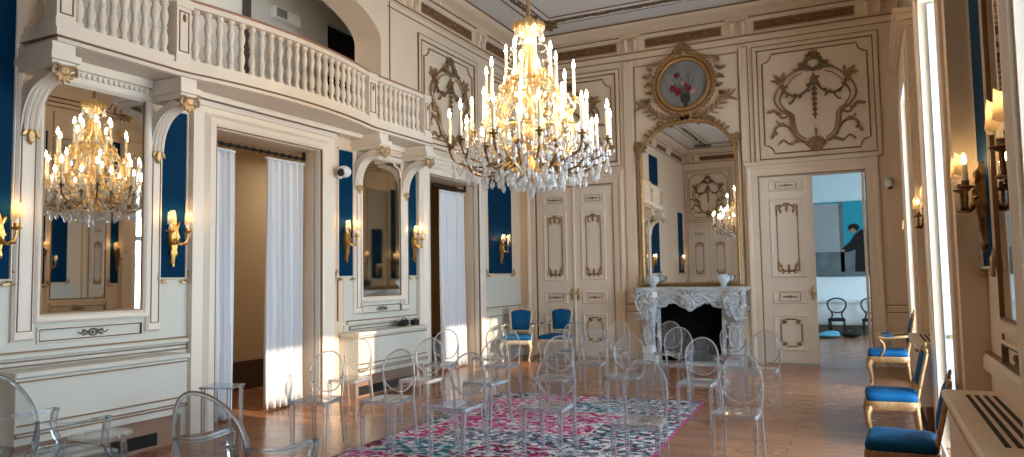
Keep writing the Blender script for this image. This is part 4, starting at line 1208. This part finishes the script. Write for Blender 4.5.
m.build('cage', 'bright_gold', ch)
m = MB(g); m.lathe([(.05, 4.08), (.10, 4.10), (.145, 4.17), (.15, 4.20), (.10, 4.20), (.06, 4.23), (.03, 4.30)], (0, 0, 0), 20)
for k in range(14):
    a = k * 2 * PI / 14; m.ball((.15 * math.cos(a), .15 * math.sin(a), 4.20), (.028, .028, .045), 6, 4)
m.build('crown', 'bright_gold', ch)
m = MB(g); m.lathe([(.03, 3.98), (.055, 4.02), (.06, 4.06), (.04, 4.09)], (0, 0, 0), 14); m.build('glass_baluster', 'porcelain', ch)
m = MB(g); m.tube([(0, 0, 4.28), (0, 0, ZC - .06)], .022, 8); m.lathe([(.13, ZC), (.12, ZC - .03), (.05, ZC - .09), (.02, ZC - .12)], (0, 0, 0), 16); m.build('hanging_rod', 'antique_gold', ch)
TIERS = [(12, .83, 2.94, .30, 2.74, 'bronze', 0.0), (12, .68, 2.86, .28, 2.66, 'bronze', .26), (9, .60, 3.10, .28, 2.92, 'gold', .1), (8, .46, 3.42, .30, 3.22, 'gold', .25), (7, .24, 3.60, .32, 3.44, 'gold', .0)]
rnd = random.Random(11)
cm0 = MB().lathe([(.017, 0), (.0175, .01), (.0165, .255), (.010, .27)], (0, 0, 0), 10).build('candle', 'candle_wax', ch)
fm0 = MB().lathe([(.006, .27), (.015, .285), (.017, .302), (.011, .335), (.002, .365)], (0, 0, 0), 8).build('flame', 'flame', cm0)
pd0 = MB().lathe([(.002, 0), (.008, -.012), (.002, -.024), (.006, -.032), (.018, -.07), (.021, -.085), (.014, -.105), (.003, -.118)], (0, 0, 0), 8).build('pendant', 'crystal', ch, 25)
first = [True, True]
npd = 0
def pendant(r, a, z, s=1.0):
    global npd
    o = pd0 if npd == 0 else pd0.copy()
    if npd: C.objects.link(o); o.parent = ch
    npd += 1
    o.location = (r * math.cos(a), r * math.sin(a), z - 2.5); o.scale = (s, s, s); o.rotation_euler = (0, 0, a)
bd = MB(g)
def strand(p, q, sag, n, r=.009):
    p, q = Vector(p), Vector(q)
    for k in range(n + 1):
        t_ = k / n; x = p.lerp(q, t_); x.z -= sag * math.sin(PI * t_)
        bd.ball(x, r * (1.5 if k % 4 == 0 else 1), 5, 4)
for (n, R_, zc_, hh, zd, metal, off) in TIERS:
    for k in range(n):
        a = off + k * 2 * PI / n; c_, s_ = math.cos(a), math.sin(a)
        r0_ = .10 if R_ < .3 else .20
        m = MB(g)
        pts = [(r0_, zd + .12), (r0_ + (R_ - r0_) * .25, zd + .02), (r0_ + (R_ - r0_) * .6, zd - .01), (r0_ + (R_ - r0_) * .92, zd + .05), (R_, zc_ - .03), (R_, zc_)]
        m.tube(curve([(r * c_, r * s_, z) for r, z in pts], 4), .011, 6)
        m.lathe([(.01, -.05), (.022, -.03), (.012, -.015), (.04, -.004), (.045, .004), (.016, .008), (.018, .035), (.012, .04)], (R_ * c_, R_ * s_, zc_), 10)
        m.build('arm', metal, ch)
        if first[0]: cd, fl = cm0, fm0
        else:
            cd = cm0.copy(); C.objects.link(cd); cd.parent = ch; fl = fm0.copy(); C.objects.link(fl); fl.parent = cd
        first[0] = False
        sc_ = hh / .30
        cd.location = (R_ * c_, R_ * s_, zc_ + .03 - 2.5); cd.scale = (1, 1, sc_)
        strand((R_ * c_, R_ * s_, zc_), (r0_ * 1.6 * c_, r0_ * 1.6 * s_, zd + .35), .08, 12)
        a2 = a + 2 * PI / n
        strand((R_ * c_, R_ * s_, zc_ - .02), (R_ * math.cos(a2), R_ * math.sin(a2), zc_ - .02), .10, 12)
        for q in range(3): bd.ball((R_ * c_ + .04 * math.cos(q * 2.1), R_ * s_ + .04 * math.sin(q * 2.1), zc_ - .05), (.010, .010, .03), 5, 4)
for k in range(24): pendant(.80, k * 2 * PI / 24 + .1, 2.80 - .05 * (k % 2), 1.05)
for k in range(20): pendant(.66, k * 2 * PI / 20, 2.72 - .04 * (k % 2), 1.15)
for k in range(18): pendant(.50, k * 2 * PI / 18 + .2, 2.68 - .03 * (k % 2), 1.2)
for k in range(14): pendant(.33, k * 2 * PI / 14, 2.66, 1.3)
for k in range(10): pendant(.18, k * 2 * PI / 10, 2.64, 1.3)
pendant(0, 0, 2.60, 1.7)
for k in range(12): pendant(.145, k * PI / 6, 4.17, .9)
for k in range(36):
    a = k * 2 * PI / 36
    strand((.14 * math.cos(a), .14 * math.sin(a), 4.16), (.46 * math.cos(a), .46 * math.sin(a), 3.2), .12, 14, .007)
    strand((.46 * math.cos(a), .46 * math.sin(a), 3.1), (.70 * math.cos(a + .1), .70 * math.sin(a + .1), 2.86), .10, 9, .009)
    for (r, z) in ((.78, 2.80), (.74, 2.84), (.70, 2.72), (.60, 2.74), (.50, 2.64), (.42, 2.76), (.36, 2.62), (.24, 2.58), (.62, 2.92), (.52, 2.98), (.66, 3.05), (.50, 3.15), (.38, 3.28), (.46, 3.36), (.30, 3.46), (.24, 3.62)):
        aa = a + rnd.uniform(-.08, .08); zz = z + rnd.uniform(-.05, .05)
        bd.ball((r * math.cos(aa), r * math.sin(aa), zz), (.016, .016, .038), 6, 4)
b = bd.build('crystal_beads', 'crystal', ch, 25); b['kind'] = 'stuff'

# ------------------------------------------------------------ rug
t = thing('rug', 'patchwork rug of magenta, sky blue and grey pieces under the clear chairs', 'rug', (-3.17, 6.95, 0), math.radians(3.0))
MB().box(-1.335, 1.335, -2.35, 2.33, .002, .012).build('pile', 'rug_pile', t, 0)
for (a, b, c, d) in ((-1.35, -1.335, -2.365, 2.345), (1.335, 1.35, -2.365, 2.345), (-1.335, 1.335, -2.365, -2.35), (-1.335, 1.335, 2.33, 2.345)):
    MB().box(a, b, c, d, .001, .016).build('binding', 'rug_binding' if a > 1 else 'rug_binding_dark', t, 0)

# ------------------------------------------------------------ clear oval-back chairs (front of the chair is its -y side)
def taper(mb, a, b, wa, wb):
    (x0, y0, z0), (x1, y1, z1) = a, b
    mb.loft([[(x0 - wa, y0 - wa, z0), (x0 + wa, y0 - wa, z0), (x0 + wa, y0 + wa, z0), (x0 - wa, y0 + wa, z0)],
             [(x1 - wb, y1 - wb, z1), (x1 + wb, y1 - wb, z1), (x1 + wb, y1 + wb, z1), (x1 - wb, y1 + wb, z1)]])
def rounded(pts, k=3):
    out = []
    n = len(pts)
    for i in range(n):
        p, a, b = Vector((*pts[i], 0)), Vector((*pts[i - 1], 0)), Vector((*pts[(i + 1) % n], 0))
        pa = p + (a - p).normalized() * .035; pb = p + (b - p).normalized() * .035
        for j in range(k + 1):
            t_ = j / k; q = pa.lerp(p, t_).lerp(p.lerp(pb, t_), t_); out.append((q.x, q.y))
    return out
def oval(mb_plate, mb_rim, yb, zc, a, b, lean, th, rr):
    def P(u, v, d): return (u, yb + (v + b) * lean + .03 * (1 - (u / a) ** 2) * -0.0 + d, zc + v)
    N = 40
    ring = [(a * math.cos(2 * PI * k / N), b * math.sin(2 * PI * k / N)) for k in range(N)]
    curve_ = lambda u: .05 * ((u / a) ** 2)               # the shield wraps forward at its sides
    rings = []
    for s_, d in ((.02, th), (.5, th), (.98, th), (.98, -th), (.5, -th), (.02, -th)):
        rings.append([P(u * s_, v * s_, d - curve_(u * s_)) for u, v in ring])
    mb_plate.loft(rings)
    mb_rim.tube([P(u, v, -curve_(u)) for u, v in ring], rr, 8, True)
def ghost_chair():
    t = thing('clear_chair', 'x', 'chair', (0, 0, 0), 0, 'clear oval-back chairs in rows')
    seat = rounded([(-.19, -.21), (.19, -.21), (.165, .19), (-.165, .19)])
    m = MB(); m.poly(seat, .438, .462, .006)
    m.build('seat', 'clear_acrylic', t, 30)
    m = MB(); n = len(seat)
    m.loft([[(x, y, .462) for x, y in seat], [(x * 1.0, y, .42) for x, y in seat], [(x * .955, y * .955, .42) for x, y in seat], [(x * .955, y * .955, .438) for x, y in seat]], cap=False, closed=True)
    m.build('apron', 'acrylic_edge', t, 30)
    for s in (-1, 1):
        m = MB(); taper(m, (s * .17, -.19, .43), (s * .165, -.195, 0), .018, .013); m.build('leg', 'acrylic_edge', t, 30)
        m = MB(); taper(m, (s * .152, .175, .43), (s * .165, .23, 0), .018, .013); m.build('leg', 'acrylic_edge', t, 30)
    p, r = MB(), MB()
    oval(p, r, .185, .695, .178, .198, .12, .004, .0085)
    bk = p.build('backrest', 'clear_acrylic', t, 60); r.build('rim', 'acrylic_edge', bk, 60)
    for s in (-1, 1):
        m = MB(); m.tube(curve([(s * .155, .178, .44), (s * .165, .18, .54), (s * .176, .17, .64), (s * .178, .165, .70)], 4), [.014] * 9 + [.012, .010, .008, .006], 6); m.build('stile', 'acrylic_edge', bk, 60)
    return t
g0 = ghost_chair()
ROWS = [('front row', [(-4.86, 5.62, .22), (-4.16, 5.80, .05), (-3.37, 5.75, -.04), (-2.59, 6.00, .03), (-1.66, 5.62, .06), (-1.05, 6.38, -.03)]),
        ('second row', [(-5.50, 6.92, .15), (-4.62, 7.08, .05), (-3.84, 7.18, -.1), (-3.27, 7.72, .04), (-2.55, 8.10, .05), (-1.69, 7.90, -.04)]),
        ('third row', [(-5.26, 8.55, .2), (-5.0, 9.45, -.1), (-4.35, 8.55, .06), (-3.35, 9.15, .05), (-2.28, 9.42, .1), (-1.22, 9.26, -.12)]),
        ('back row by the fireplace', [(-4.17, 10.55, .1), (-3.53, 10.70, -.05), (-2.75, 10.85, .08), (-1.80, 10.55, -.06)])]
ORD = ['first', 'second', 'third', 'fourth', 'fifth', 'sixth']
k = 0
for rn, lst in ROWS:
    for i, (x, y, rz) in enumerate(lst):
        o = g0 if k == 0 else copy_tree(g0)
        k += 1
        on = .017 if (abs(x + 3.17) < 1.62 and 4.5 < y < 9.6) else .001
        o.location = (x, y, on); o.rotation_euler = (0, 0, rz)
        o['label'] = 'clear acrylic oval-back chair, %s from the left in the %s' % (ORD[i], rn)

def ghost_armchair(loc, rz, label):
    t = thing('clear_armchair', label, 'armchair', loc, rz, 'clear armchairs in the foreground')
    seat = rounded([(-.27, -.25), (.27, -.25), (.21, .22), (-.21, .22)])
    m = MB(); m.poly(seat, .44, .468, .008); m.build('seat', 'armchair_acrylic', t, 30)
    m = MB(); m.loft([[(x, y, .47) for x, y in seat], [(x, y, .40) for x, y in seat], [(x * .96, y * .96, .40) for x, y in seat], [(x * .96, y * .96, .44) for x, y in seat]], cap=False, closed=True); m.build('apron', 'armchair_edge', t, 30)
    for s in (-1, 1):
        m = MB(); taper(m, (s * .245, -.225, .44), (s * .235, -.235, 0), .024, .016); m.build('leg', 'armchair_edge', t, 30)
        m = MB(); taper(m, (s * .19, .20, .44), (s * .20, .29, 0), .024, .016); m.build('leg', 'armchair_edge', t, 30)
    p, r = MB(), MB()
    oval(p, r, .215, .70, .245, .24, .13, .005, .011)
    bk = p.build('backrest', 'armchair_acrylic', t, 60); r.build('rim', 'armchair_edge', bk, 60)
    for s in (-1, 1):
        m = MB(); m.tube(curve([(s * .195, .205, .44), (s * .225, .21, .52), (s * .245, .20, .62), (s * .247, .195, .70)], 4), [.017] * 9 + [.014, .012, .010, .008], 6); m.build('stile', 'armchair_edge', bk, 60)
        m = MB()                                          # flat arm sweeping forward, then down to the seat
        c = curve([(s * .243, .19, .70), (s * .262, .10, .675), (s * .275, .0, .665), (s * .285, -.12, .672), (s * .285, -.17, .675)], 5)
        m.loft([[(p_.x - .022, p_.y, p_.z - .007), (p_.x + .022, p_.y, p_.z - .007), (p_.x + .022, p_.y, p_.z + .007), (p_.x - .022, p_.y, p_.z + .007)] for p_ in c])
        ar = m.build('arm', 'armchair_edge', t, 30)
        m = MB(); c = curve([(s * .285, -.165, .68), (s * .282, -.15, .60), (s * .272, -.16, .52), (s * .262, -.20, .44)], 5)
        m.loft([[(p_.x - .016, p_.y - .014, p_.z), (p_.x + .016, p_.y - .014, p_.z), (p_.x + .016, p_.y + .014, p_.z), (p_.x - .016, p_.y + .014, p_.z)] for p_ in c])
        m.build('arm_support', 'armchair_edge', ar, 30)
    return t
ga = ghost_armchair((-3.02, 2.92, .001), PI - .055, 'clear armchair with oval back at bottom left, facing the fireplace, second from the left edge')
gb = ghost_armchair((-4.75, 2.97, .001), PI - .095, 'clear armchair cut by the left edge of the picture at the bottom')
ga.scale = (1.12, 1.12, 1.12); gb.scale = (1.12, 1.12, 1.12)

t = thing('clear_stool', 'round clear stool standing behind the armchair at the left edge', 'stool', (-5.36, 3.73, .001))
MB().lathe([(.02, .43), (.215, .43), (.225, .445), (.215, .46), (.02, .455)], (0, 0, 0), 28).build('seat', 'armchair_acrylic', t, 40)
for k in range(4):
    a = PI / 4 + k * PI / 2; m = MB(); taper(m, (.15 * math.cos(a), .15 * math.sin(a), .43), (.19 * math.cos(a), .19 * math.sin(a), 0), .018, .014); m.build('leg', 'armchair_edge', t, 30)
t = thing('clear_side_table', 'clear acrylic side table beyond the second foreground armchair, near the doorway', 'side table', (-5.36, 4.90, .001), .3)
m = MB(); m.poly(rounded([(-.16, -.14), (.16, -.14), (.16, .14), (-.16, .14)]), .645, .66); m.build('top', 'armchair_edge', t, 30)
for sx in (-1, 1):
    for sy in (-1, 1):
        m = MB(); taper(m, (sx * .125, sy * .105, .645), (sx * .125, sy * .105, 0), .014, .012); m.build('leg', 'acrylic_edge', t, 30)

# ------------------------------------------------------------ blue upholstered gilt chairs
mat('gilt_wood', (0.33, 0.165, 0.065), 0.40, 0.4, noise=(25, (0.46, 0.27, 0.12)))
mat('pale_gilt', (0.56, 0.46, 0.32), 0.45, 0.25, noise=(25, (0.66, 0.56, 0.42)))
def salon_chair(wood, arms):
    t = thing('salon_armchair' if arms else 'salon_side_chair', 'x', 'chair', (0, 0, 0), 0, 'blue upholstered salon chairs')
    W = .29 if arms else .245
    out = [(-W, -.26), (-W * .6, -.285), (0, -.29), (W * .6, -.285), (W, -.26), (W * .92, 0), (W * .80, .22), (0, .24), (-W * .80, .22), (-W * .92, 0)]
    out = [(p.x, p.y) for p in curve([(a, b, 0) for a, b in out], 3, True)]
    m = MB(); m.loft([[(x, y, z) for x, y in [(a * k, b * k) for a, b in out]] for z, k in ((.34, .97), (.36, 1.0), (.405, 1.0), (.415, .97))])
    sf = m.build('seat_rail', wood, t, 50)
    m = MB()
    for q in range(5): m.leaf((0, -.295, .375), PI / 2 + (q - 2) * .5, .06, .03, .02)
    m.loft([[(x, y, z) for x, y in [(a * k, b * k) for a, b in out]] for z, k in ((.335, .93), (.34, .93))])
    m.build('carving', wood, sf)
    m = MB(); m.loft([[(a * k, b * k, z) for a, b in out] for z, k in ((.41, .95), (.445, .985), (.475, .95), (.495, .80), (.505, .5), (.508, .1))])
    m.build('seat_cushion', 'blue_velvet', t, 80)
    for s in (-1, 1):
        m = MB(); m.tube(curve([(s * (W - .035), -.24, .37), (s * (W - .005), -.275, .28), (s * (W - .03), -.25, .15), (s * (W - .045), -.24, .06), (s * (W - .03), -.265, .012)], 5), [.036, .037, .037, .036, .034, .032, .029, .026, .023, .021, .019, .017, .016, .015, .015, .016, .017, .019, .020, .020, .018], 8); m.build('leg', wood, t)
        m = MB(); m.tube(curve([(s * (W * .72), .20, .38), (s * (W * .74), .215, .25), (s * (W * .72), .23, .12), (s * (W * .74), .27, .012)], 5), [.030, .030, .029, .028, .026, .024, .023, .022, .021, .020, .019, .018, .018, .018, .019, .019], 8); m.build('leg', wood, t)
    lean = .20
    kz = 1.0 if arms else .80
    P = lambda u, v, h: (u * (1 if arms else .92), .215 + (v - .45) * lean - h, .45 + (v - .45) * kz)
    sh = [(0, .56), (.14, .555), (.185, .59), (.195, .72), (.215, .88), (.205, .945), (.13, .965), (0, .985)]
    sh = sh + [(-x, y) for x, y in reversed(sh[1:-1])]
    c = curve([(a, b, 0) for a, b in sh], 4, True)
    m = MB(P); m.tube([(p.x, p.y, 0) for p in c], .021, 8, True)
    for s in (-1, 1): m.tube([(s * .17, .57, 0), (s * .185, .48, .0), (s * W * .70, .40, 0)], [.02, .02, .022], 8)
    bf = m.build('back_frame', wood, t)
    m = MB(P)
    for q in range(7): m.leaf((0, .985, .005), PI * q / 6, .055 + .03 * math.sin(PI * q / 6), .03, .018)
    for s in (-1, 1):
        m.leaf((s * .05, .985, .005), PI if s < 0 else 0, .10, .035, .016)
        for q in range(3): m.leaf((s * .205, .945, .005), PI / 2 - s * (.2 + .6 * q), .06, .03, .018)
    m.build('crest', wood, bf)
    m = MB(P); ci = [(p.x * .90, .765 + (p.y - .765) * .90) for p in c]
    m.loft([[(x * k, .765 + (y - .765) * k, h) for x, y in ci] for h, k in ((-.018, .9), (-.012, 1), (.012, 1), (.03, .9), (.038, .6), (.04, .1))])
    m.build('back_cushion', 'blue_velvet', t, 80)
    if arms:
        for s in (-1, 1):
            m = MB(); m.tube(curve([(s * .20, .27, .70), (s * .27, .12, .685), (s * .30, -.04, .675), (s * .31, -.13, .68), (s * .30, -.17, .665)], 5), .02, 8)
            ar = m.build('arm', wood, t)
            m = MB(); m.tube(curve([(s * .30, -.14, .67), (s * .285, -.08, .58), (s * .275, -.08, .50), (s * .275, -.13, .40)], 5), .017, 8); m.build('arm_support', wood, ar)
            m = MB(); m.ball((s * .295, -.02, .70), (.024, .085, .016), 10, 6); m.build('arm_pad', 'blue_velvet', ar)
    return t
sa = salon_chair('gilt_wood', False); sb2 = copy_tree(sa); ra = salon_chair('gilt_wood', True)
sa.scale = (1, .85, 1); sb2.scale = (1, .85, 1)
sa.location = (.16, 5.70, 0); sa.rotation_euler = (0, 0, -PI / 2 - .06); sa['label'] = 'nearest blue gilt side chair at lower right beside the radiator cover'
sb2.location = (.14, 7.78, 0); sb2.rotation_euler = (0, 0, -PI / 2 + .03); sb2['label'] = 'bright blue gilt side chair by the wall, second from the picture edge'
ra.location = (.19, 11.75, 0); ra.rotation_euler = (0, 0, -PI / 2); ra['label'] = 'blue gilt armchair in front of the far window, near the open doorway'
fa = salon_chair('pale_gilt', True); fb_ = copy_tree(fa)
fa.location = (-6.13, 12.75, 0); fa.rotation_euler = (0, 0, .25); fa['label'] = 'blue armchair with pale gilt frame in the far left corner under the silk panel'
fb_.location = (-5.50, 13.15, 0); fb_.rotation_euler = (0, 0, .05); fb_['label'] = 'blue armchair with pale gilt frame before the closed double door'

# small black things on the second radiator cover
t = thing('black_bag', 'small crumpled black bag lying on the radiator cover under the narrow mirror', 'bag', (-6.42, 9.33, .887))
m = MB(); m.ball((0, 0, .045), (.07, .13, .05), 12, 7); m.ball((.0, .05, .075), (.05, .06, .03), 9, 5); m.ball((0, -.09, .03), (.05, .06, .03), 9, 5); m.build('body', 'black_cloth', t)
MB().tube(curve([(0, -.06, .07), (0, -.02, .12), (0, .05, .12), (0, .08, .08)], 4), .007, 5).build('strap', 'black_cloth', t)
t = thing('black_case', 'small black case beside the bag at the end of the radiator cover', 'case', (-6.42, 9.64, .887))
m = MB(); m.bbox(-.04, .04, -.06, .06, 0, .09, .015); m.build('body', 'black_plastic', t, 0)
MB().tube([(0, -.025, .088), (0, -.02, .105), (0, .02, .105), (0, .025, .088)], .005, 5).build('handle', 'black_plastic', t)

# ------------------------------------------------------------ room beyond the open door
t = thing('wall_canvas', 'large teal and grey painting with a dark figure seen through the open doorway', 'painting', (-.75, 21.99, 2.6))
g = lambda u, v, h: (u, -h, v)
MB(g).box(-1.6, 1.9, -1.12, .92, .0, .04).build('canvas', 'teal_paint', t, 0)
MB(g).box(-1.5, .08, -1.0, .88, .04, .046).build('grey_field', 'grey_panel', t, 0)
MB(g).box(.02, .12, -1.0, .92, .046, .05).build('dark_bar', 'slate_paint', t, 0)
MB(g).box(-1.6, 1.9, -1.12, -.45, .046, .05).build('slate_field', 'slate_paint', t, 0)
m = MB(g); m.poly([(.56, .14), (.40, .02), (.28, -.18), (.12, -.32), (.04, -.38), (.06, -.47), (.26, -.46), (.40, -.40), (.36, -1.0), (1.2, -1.0), (1.2, .1), (.8, .16)], .05, .056)
fgm = m.build('dark_figure', 'black_void', t, 0)
MB(g).ball((.38, .20, .056), (.15, .11, .006), 12, 5).build('hair', 'black_void', fgm); MB(g).ball((.35, .12, .058), (.085, .07, .006), 10, 5).build('face', 'skin_paint', fgm); MB(g).ball((.07, -.42, .058), (.07, .04, .006), 8, 5).build('hand', 'skin_paint', fgm)
t = thing('white_table', 'long white table against the wall of the room beyond the doorway', 'table', (-.4, 21.32, 0))
MB().bbox(-1.6, 1.8, -.34, .34, .80, .86, .015).build('tabletop', 'white_table', t, 0)
MB().box(-1.5, 1.7, -.30, .30, .22, .80).build('cloth_skirt', 'white_table', t, 0)
for sx in (-1.5, 1.7):
    for sy in (-.27, .27): MB().box(sx - .03, sx + .03, sy - .03, sy + .03, 0, .80).build('leg', 'white_table', t, 0)
t = thing('wall_shelf', 'white dado cupboard behind the table of the far room', 'cupboard', (-.4, 21.82, 0))
m = MB(); m.box(-1.8, 2.0, -.14, .14, .0, 1.42); m.box(-1.85, 2.05, -.17, .14, 1.42, 1.46); m.build('body', 'white_table', t, 0)
def balloon_chair(loc, label):
    t = thing('balloon_back_chair', label, 'chair', loc, 0, 'black balloon-back chairs in the far room')
    m = MB(); m.poly(rounded([(-.26, -.26), (.26, -.26), (.22, .24), (-.22, .24)]), .44, .54, .02); m.build('seat', 'black_cloth', t, 40)
    for s in (-1, 1):
        m = MB(); m.tube(curve([(s * .22, -.22, .46), (s * .23, -.24, .25), (s * .21, -.22, 0.005)], 4), .024, 8); m.build('leg', 'black_iron', t)
        m = MB(); m.tube(curve([(s * .20, .21, .5), (s * .20, .24, .25), (s * .22, .30, .012)], 4), .024, 8); m.build('leg', 'black_iron', t)
    m = MB(); m.tube(curve([(-.17, .22, .52), (-.14, .24, .68), (-.25, .27, .86), (-.27, .29, 1.03), (-.18, .31, 1.13), (0, .32, 1.18), (.18, .31, 1.13), (.27, .29, 1.03), (.25, .27, .86), (.14, .24, .68), (.17, .22, .52)], 5), .026, 8)
    bk = m.build('backrest', 'black_iron', t)
    MB().tube(curve([(-.19, .255, .75), (0, .25, .70), (.19, .255, .75)], 4), .022, 7).build('cross_rail', 'black_iron', bk)
    return t
balloon_chair((-.84, 20.62, 0), 'black balloon-back chair wholly visible through the open doorway').scale = (.80, .80, .78)
balloon_chair((-.05, 20.62, 0), 'black balloon-back chair half hidden by the right jamb of the doorway').scale = (.80, .80, .78)
t = thing('blue_bundle', 'folded pale blue cloth on the floor of the far room', 'cloth', (-1.02, 19.5, 0))
m = MB(); m.ball((0, 0, .07), (.30, .2, .07), 12, 6); m.ball((.08, .02, .12), (.2, .14, .06), 10, 6); m.build('cloth', 'blue_cloth', t)
t = thing('dark_bundle', 'dark bag on the floor of the far room beside the blue cloth', 'bag', (-.5, 19.7, 0))
m = MB(); m.ball((0, 0, .08), (.22, .16, .08), 10, 6); m.ball((.1, .02, .13), (.08, .08, .06), 8, 5); m.build('body', 'black_cloth', t)
MB().tube(curve([(-.1, 0, .14), (-.04, 0, .22), (.05, 0, .22), (.1, 0, .15)], 4), .01, 5).build('strap', 'black_cloth', t)
